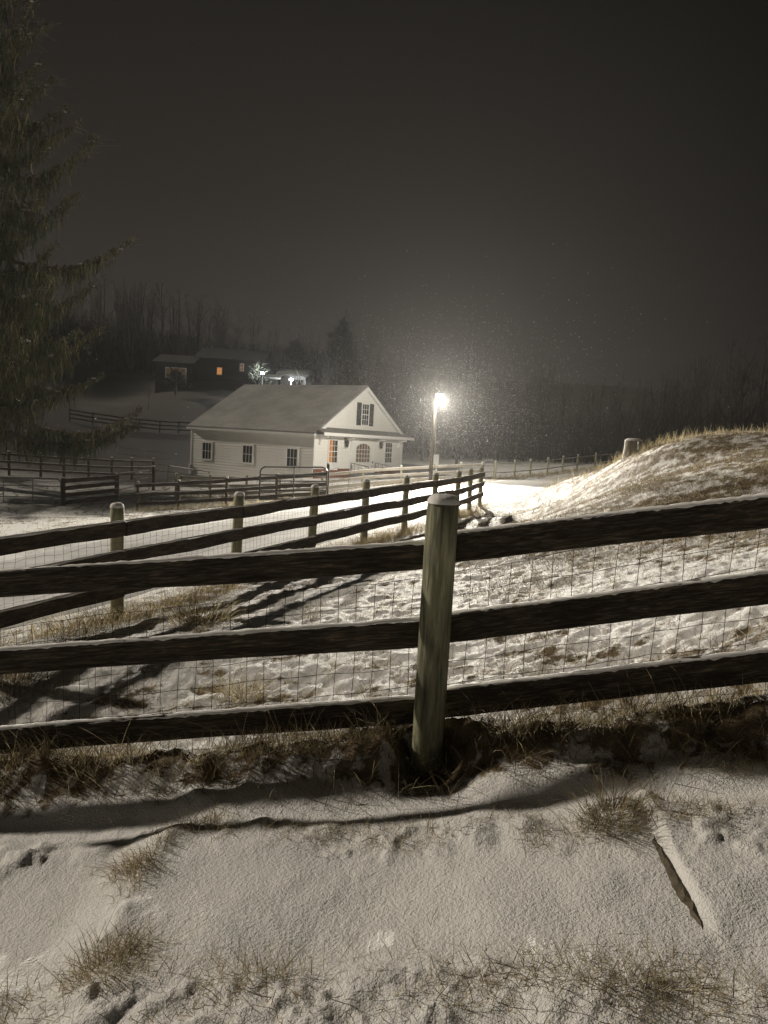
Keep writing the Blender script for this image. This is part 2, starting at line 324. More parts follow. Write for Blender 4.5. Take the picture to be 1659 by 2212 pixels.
M_steel = noise_mat('dark_pipe_steel', (.035, .036, .036), (.08, .08, .078), (8, 8, 8), 3, .45, 0); 
M_steel2 = noise_mat('grey_pipe_steel', (.16, .16, .15), (.26, .26, .245), (8, 8, 8), 3, .5, 0)
M_siding = noise_mat('white_siding', (.74, .73, .69), (.80, .79, .755), (.8, .8, .8), 3, .6, 0, rand=False)
M_trim = noise_mat('white_trim', (.72, .715, .70), (.78, .775, .76), (2, 2, 2), 2, .55, 0, rand=False)
M_brick = noise_mat('red_brick', (.13, .055, .035), (.26, .11, .07), (6, 6, 14), 3, .9, .3, .01, rand=False)
M_shutter = noise_mat('dark_shutter', (.03, .031, .032), (.05, .05, .05), (3, 3, 30), 2, .6, 0)
M_red = noise_mat('red_shutter', (.16, .045, .035), (.22, .065, .05), (3, 3, 30), 2, .6, 0)
M_pane, n_, b_ = new_mat('dark_pane'); b_.inputs['Base Color'].default_value = (.035, .036, .034, 1); b_.inputs['Roughness'].default_value = .12
M_lit = emit_mat('lamplit_window', (1.0, .42, .12), .5)
M_lit_dim = emit_mat('dimly_lit_window', (.75, .38, .14), .16)
M_far_wall = noise_mat('dark_far_wall', (.016, .014, .012), (.028, .025, .022), (1, 1, 1), 2, .9, 0)
M_white_wall = noise_mat('white_metal_wall', (.6, .61, .62), (.7, .7, .7), (1, 1, 1), 2, .6, 0)
M_bark = noise_mat('bark', (.022, .018, .014), (.06, .05, .04), (14, 14, 3), 5, .9, .5, .01)
M_twig = noise_mat('twigs', (.030, .026, .022), (.065, .056, .048), (2, 2, 2), 2, .9, 0)
M_stump = noise_mat('grey_stump_wood', (.14, .125, .10), (.42, .39, .33), (14, 14, 2.5), 6, .9, .6, .01)
M_stone = noise_mat('brown_fieldstone', (.045, .038, .028), (.15, .125, .09), (30, 30, 30), 7, .9, .8, .008)
M_grass = attr_mat('dry_grass', 'col')
def _thin_leaf(mt, k):
    n = mt.node_tree; b = next(q for q in n.nodes if q.type == 'BSDF_PRINCIPLED'); a = next(q for q in n.nodes if q.type == 'ATTRIBUTE'); o = next(q for q in n.nodes if q.type == 'OUTPUT_MATERIAL')
    tr = n.nodes.new('ShaderNodeBsdfTranslucent'); n.links.new(a.outputs['Color'], tr.inputs[0]); mx = n.nodes.new('ShaderNodeMixShader'); mx.inputs[0].default_value = k
    n.links.new(b.outputs[0], mx.inputs[1]); n.links.new(tr.outputs[0], mx.inputs[2]); n.links.new(mx.outputs[0], o.inputs[0])
_thin_leaf(M_grass, .45)
M_needle = attr_mat('spruce_needles', 'col')
M_pole = noise_mat('utility_pole_wood', (.05, .042, .03), (.12, .10, .075), (14, 14, 1.5), 6, .85, .5, .008)
M_lens = emit_mat('lit_lamp_lens', (1.0, .90, .70), 30)
M_lens2 = emit_mat('lit_cool_bulb', (.92, .97, 1.0), 25)

# ------------------------------------------------------------------ ground sheet
def build_ground():
    dense = np.radians(np.linspace(-40, 40, 470)); coarse = np.radians(np.linspace(40, 320, 86)[1:-1]); az = np.concatenate([dense, coarse])
    r = [.5]
    while r[-1] < 11: r.append(r[-1] * 1.0062)
    while r[-1] < 300: r.append(r[-1] * 1.014)
    r = np.array(r); A, Rr = np.meshgrid(az, r); x = (Rr * np.sin(A)).ravel(); y = (Rr * np.cos(A)).ravel()
    z = H(x, y); b = BARE(x, y); th = np.append(FAR_DIM(x, y), 0); rg = np.append((1 - sst(.02, .3, fence_s(x, y))) * (1 - lane_mask(x, y)), 0); na, nr = len(az), len(r)
    i = np.arange(nr - 1)[:, None] * na; j = np.arange(na)[None, :]; j2 = (j + 1) % na
    Q = np.stack([i + j, i + na + j, i + na + j2, i + j2], -1).reshape(-1, 4)
    V = np.c_[x, y, z]; V = np.vstack([V, [0, 0, hz(0, 0)]]); b = np.append(b, 0)
    # the middle under the camera
    k = len(V) - 1
    Q = np.vstack([Q, np.stack([j[0, ::2], np.minimum(j[0, ::2] + 1, na - 1), (j[0, ::2] + 2) % na, np.full(len(j[0, ::2]), k)], -1)])
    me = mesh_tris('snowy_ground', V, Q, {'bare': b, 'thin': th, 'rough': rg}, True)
    obj('snowy_ground', me, M_ground, kind='structure')
build_ground()

def build_lane():
    P = np.array(LANE); d = np.r_[0, np.cumsum(np.hypot(*np.diff(P, axis=0).T))]
    t = np.linspace(0, d[-1], 420)
    # smooth centre line
    cx = np.interp(t, d, P[:, 0]); cy = np.interp(t, d, P[:, 1]); k = np.ones(25) / 25
    pad = lambda a: np.convolve(np.r_[np.full(12, a[0]), a, np.full(12, a[-1])], k, 'valid')
    cx, cy = pad(cx), pad(cy); tx, ty = np.gradient(cx), np.gradient(cy); L = np.hypot(tx, ty); nx, ny = -ty / L, tx / L
    o = np.linspace(-2.75, 2.75, 34); X = cx[:, None] + nx[:, None] * o; Y = cy[:, None] + ny[:, None] * o
    Z = HB(X, Y) - .035 + .012 * fbm(X * 1.3, Y * 1.3, 3, 81) + .006 * fbm(X * 6, Y * 6, 2, 82)
    Z = Z - .028 * (np.exp(-((o - .85) / .22) ** 2) + np.exp(-((o + .85) / .22) ** 2)) - .14 * sst(2.3, 2.75, np.abs(o))
    n, mm = X.shape; i = np.arange(n - 1)[:, None] * mm; j = np.arange(mm - 1)[None, :]
    Q = np.stack([i + j, i + j + 1, i + mm + j + 1, i + mm + j], -1).reshape(-1, 4)
    obj('snowy_lane', mesh_tris('snowy_lane', np.c_[X.ravel(), Y.ravel(), Z.ravel()], Q, None, True), M_lane, kind='structure')
build_lane()

# ------------------------------------------------------------------ house
def siding(u0f, u1f, z0, z1, step=.215):
    "lapped boards in the plane y=0 facing -y; u0f/u1f give the ends at a height"
    V, Fc = [], []; z = z0
    while z < z1 - .02:
        t = min(z + step, z1); a0, a1 = u0f(z), u1f(z); b0, b1 = u0f(t), u1f(t)
        if a1 - a0 < .02: break
        if b1 < b0: b0 = b1 = (b0 + b1) / 2
        o = len(V)
        V += [(a0, -.006, z), (a1, -.006, z), (a1, -.040, z + .008), (a0, -.040, z + .008), (b1, -.008, t - .006), (b0, -.008, t - .006)]
        Fc += [(o, o + 1, o + 2, o + 3), (o + 3, o + 2, o + 4, o + 5)]; z = t
    return V, Fc
def window(parent, T, u0, u1, z0, z1, nu, nz, pane, frame_w=.10, mid=False, name='window', sill=True):
    "window in wall plane given by T(u, out, z)"
    def bx(mb, ua, ub, oa, ob, za, zb):
        pts = [T(ua, oa, za), T(ub, oa, za), T(ub, ob, za), T(ua, ob, za), T(ua, oa, zb), T(ub, oa, zb), T(ub, ob, zb), T(ua, ob, zb)]
        mb.add(pts, [(0, 3, 2, 1), (4, 5, 6, 7), (0, 1, 5, 4), (1, 2, 6, 5), (2, 3, 7, 6), (3, 0, 4, 7)])
    fr = MB(); w = frame_w
    bx(fr, u0 - w, u0, .0, .075, z0 - w, z1 + w); bx(fr, u1, u1 + w, .0, .075, z0 - w, z1 + w)
    bx(fr, u0, u1, .0, .072, z1, z1 + w); bx(fr, u0, u1, .0, .09 if sill else .072, z0 - w, z0)
    fo = obj(name, fr, M_trim, parent)
    pn = MB(); bx(pn, u0, u1, .0, .042, z0, z1); obj('pane', pn, pane, fo)
    mu = MB(); g = .014
    for k in range(1, nu): u = u0 + (u1 - u0) * k / nu; bx(mu, u - g, u + g, .042, .056, z0, z1)
    for k in range(1, nz):
        z = z0 + (z1 - z0) * k / nz; gg = .03 if (mid and k * 2 == nz) else g; bx(mu, u0, u1, .042, .060, z - gg, z + gg)
    obj('muntin_grid', mu, M_trim, fo)
    return fo
def gable_building(name, label, loc, rz, w, L, zb, ze, zp, wall_mat, over=.35):
    pass

def build_house():
    A = at(676, 1013, 50.0); A[2] = -2.45; rz = math.radians(58)
    h = thing('white_barn', 'white clapboard barn with snowy gable roof, arched front door and one glowing window', 'barn', tuple(A), rz)
    w, L, ze, zp = 12.3, 12.6, 2.62, 6.35; lo = -1.35; ov = .25
    front = lambda u, o, z: (u, -o, z)
    left = lambda u, o, z: (-o, u, z)
    gs = (zp - ze) / (w / 2)
    # walls
    V, Fc = siding(lambda z: 0, lambda z: w, 0, ze); mb = MB().add(V, Fc); obj('front_wall', mb, M_siding, h)
    V, Fc = siding(lambda z: max(0, (z - ze) / gs), lambda z: w - max(0, (z - ze) / gs), ze, zp - .05); obj('gable_wall', MB().add(V, Fc), M_siding, h)
    V, Fc = siding(lambda z: 0, lambda z: L, lo, ze)
    obj('side_wall', MB().add([(p[1], L - p[0], p[2]) for p in V], Fc), M_siding, h)
    core = MB(); core.prism([(0, 0, lo - .6), (w, 0, lo - .6), (w, 0, ze), (w / 2, 0, zp), (0, 0, ze)], (0, L, 0)); obj('wall_core', core, M_siding, h)
    V, Fc = siding(lambda z: 0, lambda z: L, 0, ze); obj('far_side_wall', MB().add([(w - p[1], p[0], p[2]) for p in V], Fc), M_siding, h)
    obj('brick_foundation', MB().box((.03, -.06, lo - .5), (w + .05, .3, -.004)), M_brick, h)
    # corner boards
    for ca, cb_ in (((-.05, -.05, .0), (.12, .02, ze)), ((w - .12, -.05, 0), (w + .05, .02, ze)), ((-.052, L - .12, lo), (.02, L + .04, ze)), ((-.052, .022, lo), (.01, .12, ze - .002))): obj('corner_board', MB().box(ca, cb_), M_trim, h)
    # roof with snow
    r = MB(); t = .14
    for sgn in (-1, 1):
        xe = w / 2 + sgn * (w / 2 + ov); zl = ze - gs * ov
        r.prism([(w / 2, -ov, zp + .03), (xe, -ov, zl + .03), (xe, -ov, zl + .03 + t), (w / 2, -ov, zp + .03 + t)], (0, L + 2 * ov, 0))
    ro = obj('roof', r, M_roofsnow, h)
    f = MB()
    for sgn in (-1, 1):
        xe = w / 2 + sgn * (w / 2 + ov); zl = ze - gs * ov
        f.prism([(w / 2, -ov - .05, zp - .22), (xe, -ov - .05, zl - .22), (xe, -ov - .05, zl + .06), (w / 2, -ov - .05, zp + .06)], (0, .048, 0))
        f.prism([(w / 2, -.075, zp - .35 - ov * gs), (xe - sgn * (ov + .3), -.075, ze - .05), (xe - sgn * (ov + .3), -.075, ze + .12), (w / 2, -.075, zp - .1)], (0, .06, 0))
    obj('rake_board', f, M_trim, ro)
    g = MB(); zl = ze - gs * ov
    g.box((-ov - .09, -ov, zl - .10), (-ov - .003, L + ov, zl + .06)); g.box((-ov - .002, -ov + .002, zl - .12), (-.04, L + ov - .01, zl - .085)); obj('gutter', g, M_trim, ro)
    g = MB(); g.box((-ov - .10, -ov - .01, zl + .065), (-ov + .05, L + ov, zl + .085)); obj('drip_edge', g, M_shutter, ro)
    # pent roof across the front
    p = MB(); p.prism([(-.2, -.03, ze + .42), (-.2, -1.0, ze + .02), (-.2, -1.0, ze - .06), (-.2, -.03, ze + .30)], (w + .4, 0, 0)); po = obj('pent_roof', p, noise_mat('grey_roofing', (.20, .195, .185), (.28, .275, .26), (2, 2, 2), 3, .9, 0), h)
    q = MB(); q.box((-.22, -1.06, ze - .18), (w + .22, -1.003, ze + .05)); q.box((-.2, -1.0, ze - .16), (w + .2, -.04, ze - .10)); obj('pent_fascia', q, M_trim, po)
    for u in (.55, 3.85, 8.25, 11.6):
        br = MB(); br.prism([(u - .05, -.04, ze - .18), (u - .05, -.85, ze - .18), (u - .05, -.80, ze - .32), (u - .05, -.24, ze - .42), (u - .05, -.16, ze - .85), (u - .05, -.04, ze - .9)], (.11, 0, 0)); obj('bracket', br, M_trim, po)
    # front windows and door
    wl = window(h, front, 1.75, 2.78, .48, 2.12, 3, 4, M_pane, .13, True)
    cu = MB(); cu.box((1.76, -.0425, .49), (2.22, -.0435, 2.11)); obj('lit_curtain', cu, M_lit, wl, label='half of the window glowing orange from inside')
    cu = MB(); cu.box((2.225, -.0425, .49), (2.40, -.0432, 2.11)); obj('lit_curtain', cu, M_lit_dim, wl)
    pd = MB(); 
    ar = MB(); ar.prism([(1.6, -.03, 2.26)] + [(2.265 + .66 * math.cos(a), -.03, 2.28 + .20 * math.sin(a)) for a in np.linspace(math.pi, 0, 9)] + [(2.93, -.03, 2.26)], (0, -.04, 0)); obj('arched_head', ar, M_trim, wl)
    ap = MB(); ap.box((1.65, -.03, -.10), (2.88, -.066, .33)); obj('apron_panel', ap, M_trim, wl)
    wr = window(h, front, 9.55, 10.6, .48, 2.12, 3, 4, M_pane, .13, True)
    ap = MB(); ap.box((9.45, -.03, -.10), (10.7, -.066, .33)); obj('apron_panel', ap, M_trim, wr)
    ar = MB(); ar.prism([(9.4, -.03, 2.26)] + [(10.075 + .66 * math.cos(a), -.03, 2.28 + .20 * math.sin(a)) for a in np.linspace(math.pi, 0, 9)] + [(10.74, -.03, 2.26)], (0, -.04, 0)); obj('arched_head', ar, M_trim, wr)
    d0, d1 = 4.75, 7.75; dc = (d0 + d1) / 2
    def arch(ua, ub, zs, rise, n=15): return [((ua + ub) / 2 + (ub - ua) / 2 * math.cos(a), zs + rise * math.sin(a)) for a in np.linspace(0, math.pi, n)]
    outer = arch(d0 - .28, d1 + .28, 1.85, .82); inner = arch(d0, d1, 1.8, .62)
    tr = MB(); po_ = [(d1 + .28, -.35)] + outer + [(d0 - .28, -.35)]; pi_ = [(d1, -.35)] + inner + [(d0, -.35)]
    n = len(po_); V = [(u, -.03, z) for u, z in po_] + [(u, -.03, z) for u, z in pi_]; V += [(a, -.11, c) for a, b2, c in V]
    Fc = []
    for i in range(n - 1):
        Fc += [(i, i + 1, n + i + 1, n + i), (2 * n + i, 3 * n + i, 3 * n + i + 1, 2 * n + i + 1), (i, 2 * n + i, 2 * n + i + 1, i + 1), (n + i, n + i + 1, 3 * n + i + 1, 3 * n + i)]
    door = MB(); door.prism([(u, -.02, z) for u, z in pi_], (0, -.05, 0)); do = obj('door', door, M_siding, h, label='wide white door with an arched many-paned window')
    obj('arched_surround', MB().add(V, Fc), M_trim, do)
    wa = arch(dc - 1.02, dc + .92, 1.55, .42); wpoly = [(dc + .92, .5)] + wa + [(dc - 1.02, .5)]
    gl = MB(); gl.prism([(u, -.07, z) for u, z in wpoly], (0, -.012, 0)); go = obj('pane', gl, emit_mix('curtained_pane', (.06, .05, .045), (.5, .24, .1), .10), do)
    gr = MB()
    for k in range(0, 6):
        u = dc - 1.02 + 1.94 * k / 5; zt = 1.55 + .42 * math.sqrt(max(0, 1 - ((u - dc + .05) / .97) ** 2)); gr.box((u - .018, -.083, .5), (u + .018, -.097, max(zt, 1.56)))
    for z in (.5, .83, 1.16, 1.5): gr.box((dc - 1.02, -.0835, z - .018), (dc + .92, -.0975, z + .018))
    for (u, z), (u2, z2) in zip(wa[:-1], wa[1:]): gr.prism([(u, -.083, z), (u2, -.083, z2), (u2, -.083, z2 + .05), (u, -.083, z + .05)], (0, -.016, 0))
    obj('muntin_grid', gr, M_trim, do)
    hd = MB().box((dc - 1.4, -.072, .20), (dc + 1.38, -.095, .26)); obj('door_rail', hd, M_trim, do)
    obj('handle', MB().box((d1 - .16, -.075, .42), (d1 - .09, -.15, .58)), M_steel, do); obj('latch', MB().box((d1 - .17, -.075, .12), (d1 - .09, -.13, .24)), M_steel, do)
    for u in (3.75, 8.6):
        lt = MB(); z = 1.62
        V, Fc = tube_arr([(u, -.24, z), (u, -.24, z + .07), (u, -.24, z + .36), (u, -.24, z + .46), (u, -.24, z + .58)], [.04, .11, .16, .19, .02], 6); lt.add(V, Fc)
        lt.tube([(u, -.02, z + .62), (u, -.16, z + .68), (u, -.24, z + .58)], .025, 5); lt.box((u - .06, -.02, z + .4), (u + .06, -.05, z + .75))
        obj('wall_lantern', lt, M_shutter, h)
    # gable window with shutters
    gw = window(h, front, 5.85, 6.75, 3.45, 5.05, 3, 4, M_pane, .09, True)
    for u in (5.12, 6.87):
        s = MB(); s.box((u, -.03, 3.38), (u + .58, -.075, 5.14))
        for k in range(16): s.box((u + .06, -.075, 3.46 + k * .10), (u + .52, -.088, 3.51 + k * .10))
        obj('shutter', s, M_shutter, gw)
    # side windows (left wall): from the corner backwards
    for u in (1.95, 6.35, 10.75):
        window(h, left, u - .48, u + .48, .05, 1.32, 3, 2, M_pane, .13, False)
    dsn = MB().box((-.16, L - .02, lo), (-.055, L + .09, lo + .85)); obj('downspout', dsn, M_trim, h)
    # ramp with railings in front of the door
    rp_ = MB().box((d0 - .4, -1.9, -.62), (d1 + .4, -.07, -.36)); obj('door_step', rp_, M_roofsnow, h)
    for u in (d0 - .25, d1 + .15):
        rl = MB(); rl.tube([(u, -.2, -.36), (u, -.2, .45), (u, -1.8, .25), (u, -1.8, -.5)], .028, 5)
        for q in (.5, .9, 1.3): rl.tube([(u, -q, -.4), (u, -q, .41 - .13 * (q - .2))], .018, 4)
        obj('railing', rl, M_steel, h)
    # lower wing to the right and behind
    wx0, wx1, wy0, wy1, we, wp = w - .3, w + 5.2, 5.2, 11.2, 2.45, 4.75
    V, Fc = siding(lambda z: wx0, lambda z: wx1, -.05, we); wg = obj('wing_wall', MB().add([(p[0], wy0 + p[1], p[2]) for p in V], Fc), M_siding, h)
    obj('wing_core', MB().prism([(wx1 - .01, wy0, lo - .5), (wx1 - .01, wy1, lo - .5), (wx1 - .01, wy1, we), (wx1 - .01, (wy0 + wy1) / 2, wp), (wx1 - .01, wy0, we)], (wx0 - wx1 + .32, 0, 0)), M_siding, h)
    r = MB(); ym = (wy0 + wy1) / 2
    for sgn in (-1, 1):
        ye = ym + sgn * (ym - wy0 + .3); zl = we - .3 * (wp - we) / (ym - wy0)
        r.prism([(wx0 + .35, ym, wp + .03), (wx0 + .35, ye, zl + .03), (wx0 + .35, ye, zl + .16), (wx0 + .35, ym, wp + .16)], (wx1 - wx0 + .1, 0, 0))
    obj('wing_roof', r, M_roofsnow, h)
    T = lambda u, o, z: (u, wy0 - o, z)
    ww = window(h, T, w + 1.3, w + 2.3, .35, 1.75, 3, 4, M_pane, .1, True)
    for u in (w + .62, w + 2.42): obj('shutter', MB().box((u, wy0 - .03, .26), (u + .55, wy0 - .075, 1.86)), M_red, ww, label='red shutter')
def emit_mix(name, base, col, s):
    mt, n, b = new_mat(name); b.inputs['Base Color'].default_value = (*base, 1); b.inputs['Roughness'].default_value = .2
    b.inputs['Emission Color'].default_value = (*col, 1); b.inputs['Emission Strength'].default_value = s; return mt
build_house()

# ------------------------------------------------------------------ fences
def unit_rail(seed, wd=.14, th=.034, wob=.004):
    r = np.random.default_rng(seed); n = 16; V = []; c = .006
    prof = [(-th / 2, c), (-th / 2 + c, 0), (th / 2 - c, 0), (th / 2, c), (th / 2, wd - c), (th / 2 - c, wd), (-th / 2 + c, wd), (-th / 2, wd - c)]
    ph = r.uniform(0, 6, 3)
    for i in range(n + 1):
        t = i / n; bow = wob * (math.sin(t * 5 + ph[0]) + .6 * math.sin(t * 11 + ph[1])); tw = wob * .8 * math.sin(t * 4 + ph[2])
        for a, b in prof: V.append((t, a + tw + r.normal(0, .0006), b - wd / 2 + bow * (1 if b > wd / 2 else .7) + r.normal(0, .0013)))
    Fc = []
    for i in range(n):
        for k in range(8): Fc.append((i * 8 + k, (i + 1) * 8 + k, (i + 1) * 8 + (k + 1) % 8, i * 8 + (k + 1) % 8))
    Fc += [tuple(range(8)), tuple(n * 8 + k for k in range(7, -1, -1))]
    return MB().add(V, Fc)
def unit_snow(seed, wd=.14, th=.034, hh=.018, n=60):
    r = np.random.default_rng(seed); V = []; m_ = 6; w = np.convolve(r.normal(0, 1, n + 9), np.ones(4) / 4, 'valid')[:n + 1]
    for i in range(n + 1):
        t = i / n; hgt = hh * (1 + .28 * w[i]); wid = th / 2 + .002 + .003 * w[(i * 3) % n]
        if i in (0, n): hgt *= .3
        for k in range(m_):
            a = math.pi * k / (m_ - 1); V.append((t, wid * math.cos(a), wd / 2 - .004 + (hgt + .004) * math.sin(a) ** .7 - (.005 * (r.random() < .25) if k in (0, 5) else 0) + .0015 * r.normal()))
    Fc = []
    for i in range(n):
        for k in range(m_ - 1): Fc.append((i * m_ + k, (i + 1) * m_ + k, (i + 1) * m_ + k + 1, i * m_ + k + 1))
        Fc.append((i * m_, i * m_ + m_ - 1, (i + 1) * m_ + m_ - 1, (i + 1) * m_))
    return MB().add(V, Fc)
RAILS = {}
def rail_meshes(mat, wd, th, hi):
    k = (mat.name, wd, th, hi)
    if k not in RAILS:
        ms = []
        for s in range(5):
            a = unit_rail(s + 10, wd, th, .006 if hi else .010).mesh('rail'); a.materials.append(mat)
            b = unit_snow(s + 30, wd, th, .011 if hi else .016, 110 if hi else 24).mesh('rail_snow', True); b.materials.append(M_snow); ms.append((a, b))
        RAILS[k] = ms
    return RAILS[k]
def add_rail(parent, a, b, mat, wd=.14, th=.034, hi=False, snow=True):
    a, b = Vector(a), Vector(b); d = b - a; L = d.length; xx = d / L; yy = Vector((0, 0, 1)).cross(xx).normalized(); zz = xx.cross(yy)
    M = Matrix(((xx[0] * L, yy[0], zz[0], a[0]), (xx[1] * L, yy[1], zz[1], a[1]), (xx[2] * L, yy[2], zz[2], a[2]), (0, 0, 0, 1)))
    me, sn = random.choice(rail_meshes(mat, wd, th, hi)); loc = parent.location
    o = obj('rail', me, None, parent, Matrix.Translation(-Vector(loc)) @ M)
    if snow: obj('snow', sn, None, o)
    return o
def post_mesh(h, r, seed, n=20, square=False):
    q = np.random.default_rng(seed); V = []; Fc = []; ph = q.uniform(0, 6, 4); lev = 14
    for i in range(lev + 1):
        z = -.35 + (h + .35) * i / lev
        for k in range(n):
            a = 2 * math.pi * k / n; rr = r * (1 + .018 * math.sin(2 * a + ph[0] + z) + .015 * math.sin(3 * a + ph[1] - 2 * z) + .012 * q.normal() * .4 + .04 * (1 - (z + .35) / (h + .35)))
            if i == lev: rr *= .97
            V.append((rr * math.cos(a) + .004 * math.sin(z * 2 + ph[2]), rr * math.sin(a), z))
    for i in range(lev):
        for k in range(n): Fc.append((i * n + k, i * n + (k + 1) % n, (i + 1) * n + (k + 1) % n, (i + 1) * n + k))
    Fc.append(tuple(lev * n + k for k in range(n)))
    me = MB().add(V, Fc).mesh('post', True); return me
def cap_mesh(r, hh, seed, n=20):
    q = np.random.default_rng(seed); V = []; Fc = []; lev = 6
    for i in range(lev):
        a = i / (lev - 1) * math.pi / 2
        for k in range(n): t = 2 * math.pi * k / n; rr = r * (1.03 + .02 * math.sin(3 * t + seed)) * math.cos(a) ** .55 if i < lev - 1 else .01; V.append((rr * math.cos(t), rr * math.sin(t), -.008 + (hh + .008) * math.sin(a) + .002 * q.normal() * (i > 0)))
    for i in range(lev - 1):
        for k in range(n): Fc.append((i * n + k, i * n + (k + 1) % n, (i + 1) * n + (k + 1) % n, (i + 1) * n + k))
    Fc.append(tuple((lev - 1) * n + k for k in range(n))); return MB().add(V, Fc).mesh('snow_cap', True)
POSTS = {}
def add_post(parent, p, h, r, mat, lean=(0, 0), hi=False, snow=True):
    k = (round(h, 2), r, mat.name, hi)
    if k not in POSTS:
        a = post_mesh(h, r, len(POSTS), 36 if hi else 14); a.materials.append(mat); b = cap_mesh(r, .035 if hi else .045, len(POSTS), 36 if hi else 14); b.materials.append(M_snow); POSTS[k] = (a, b)
    a, b = POSTS[k]; R = Matrix.Rotation(lean[1], 4, 'Y') @ Matrix.Rotation(lean[0], 4, 'X')
    o = obj('post', a, None, parent, Matrix.Translation(Vector(p) - parent.location) @ R @ Matrix.Rotation(random.uniform(0, 6), 4, 'Z'))
    if snow: obj('snow_cap', b, None, o, Matrix.Translation((0, 0, h)))
    return o
def add_wire(parent, segs, z0, z1, sx, sz, r, off=0.0, wav=.004):
    "welded wire: segs = list of (a,b) ground points; one joined net"
    V, T = [], []
    def strand(pts):
        p, f = tube_arr(pts, r, 3, False); o = len(V); V.extend(p); T.extend([tuple(i + o for i in q) for q in f])
    nz = int(round((z1 - z0) / sz)); L0 = np.array(parent.location)
    for a, b in segs:
        a, b = np.array(a) - L0, np.array(b) - L0; d = b - a; L = np.hypot(d[0], d[1]); nrm = np.array([-d[1], d[0], 0]) / L * off; n = max(2, int(L / sx))
        G = lambda u, z: a + d * u + nrm + np.array([wav * math.sin(u * 31 + z * 9) + nrm[0] * .2 * math.sin(u * 9 + z * 3), 0 + wav * math.sin(z * 14 + u * 5), z + wav * 1.3 * math.sin(u * 23 + z * 40) + wav * math.sin(u * 61)])
        for i in range(n + 1):
            u = i / n; strand([G(u, z0 + (z1 - z0) * k / (2 * nz)) for k in range(0, 2 * nz + 1, 2)])
        for k in range(nz + 1):
            z = z0 + (z1 - z0) * k / nz; strand([G(i / n, z) for i in range(0, n + 1, 1)])
    me = bpy.data.meshes.new('wire_mesh'); me.from_pydata(V, [], T); me.update()
    return obj('wire_mesh', me, M_wire, parent)
def ground(x, y): return (x, y, hz(x, y))

def near_fence():
    base = Vector((.272, 3.2, -1.57)); base.z = hz(.272, 3.2)
    t = thing('board_fence', 'dark three-board fence in the foreground with wire mesh and a green round post', 'fence', tuple(base))
    pt = at(957, 1084, 3.2)
    po = add_post(t, base, float(pt[2] - base.z), .0735, M_post, (0, .0), True)
    # rails: photo lines -> board centre points behind the post
    dl, dr, d0 = 3.46, 2.90, 3.31
    for (y0, y1, y2, y3) in ((1263, 1199, 1185, 1106), (1430, 1364, 1359, 1271), (1599, 1530, 1519, 1439)):
        a = at(0, y0, dl); b = at(940, y1, d0); e_ = a + (a - b) * .42
        add_rail(t, e_, b, M_board, .132, .036, True)
        c = at(955, y2, d0); d = at(1659, y3, dr); d = d + (d - c) * .5
        add_rail(t, c, d, M_board, .138, .036, True)
    for px, py, dd in ((-700, 1790, 4.0), (2620, 1380, 2.5)):
        q = at(px, py, dd); add_post(t, (q[0], q[1], hz(q[0], q[1])), 1.25, .0735, M_post, (0, 0), True)
    # wire on the far side of the boards
    q0 = at(-500, 1770, 3.86); q1 = at(948, 1655, 3.36); q2 = at(1659, 1585, 2.95); q3 = q2 + (q2 - q1) * .5
    add_wire(t, [(q0, q1), (q1, q3)], -.02, .99, .092, .115, .0017, .0, .004)
    # leaf-green lichen and snow splashes on the boards
near_fence()

def poly_fence(name, label, pts, h, r, pmat, rmat, rails, wd=.14, side=1, th=.03, wire=None, snow=True, tall=None, over=(0, 0), rsnow=True):
    t = thing(name, label, 'fence', pts[0])
    V3 = [Vector(p) for p in pts]; loc = V3[0]
    for i, p in enumerate(V3):
        hh = h if not tall or i not in tall else tall[i]
        add_post(t, p, hh, r, pmat, (random.uniform(-.02, .02), random.uniform(-.02, .02)), False, snow)
    for i, (a, b) in enumerate(zip(V3[:-1], V3[1:])):
        d = (b - a).normalized(); nrm = Vector((-d.y, d.x, 0)).normalized() * side * (r + th * .5)
        for z in rails:
            j = [random.uniform(-.012, .012) for _ in range(2)]
            e0 = d * (over[0] if i == 0 else -.004); e1 = d * (over[1] if i == len(V3) - 2 else -.004)
            add_rail(t, a + nrm + Vector((0, 0, z + j[0])) - e0, b + nrm + Vector((0, 0, z + j[1])) + e1, rmat, wd, th, False, rsnow)
    if wire:
        add_wire(t, list(zip(pts[:-1], pts[1:])), wire[0], wire[1], wire[2], wire[3], wire[4], side * (r + .0), .006)
    return t
lf = [(a[0], a[1], a[2] - 1.24) for a in lane_fence_tops]
lf = [(-4.5, 3.38, lf[0][2] - .08), (-3.66, 5.4, lf[0][2] - .03)] + lf
poly_fence('board_fence', 'brown three-board fence with wire mesh along the lane, its far end near the lamp', lf, 1.24, .07, M_post_pale, M_board2, (.36, .70, 1.02), .155, -1, .032, (.0, .96, .10, .10, .0016), over=(.1, .18))
f3 = [P3(297, 1103, 30), P3(386, 1098, 29.9), P3(489, 1093, 29.8), P3(597, 1086, 29.6), P3(706, 1078, 29.5)]
f3 = [ground(p[0], p[1]) for p in f3]
poly_fence('board_fence', 'short dark board fence left of the lane, ending at a tall gate post', f3, 1.24, .065, M_board2, M_board2, (.30, .68, 1.10), .15, -1, .035, None, tall={4: 1.52}, over=(.05, 0))
f4 = [P3(380, 1085, 38), P3(453, 1080, 39.5), P3(531, 1074, 41), P3(603, 1070, 42.4), P3(695, 1063, 44), P3(782, 1055, 46), P3(865, 1046, 48), P3(941, 1041, 49.2), P3(994, 1038, 50.2), P3(1040, 1036, 51)]
f4 = [(p[0], p[1], max(p[2], hz(p[0], p[1]))) for p in f4]
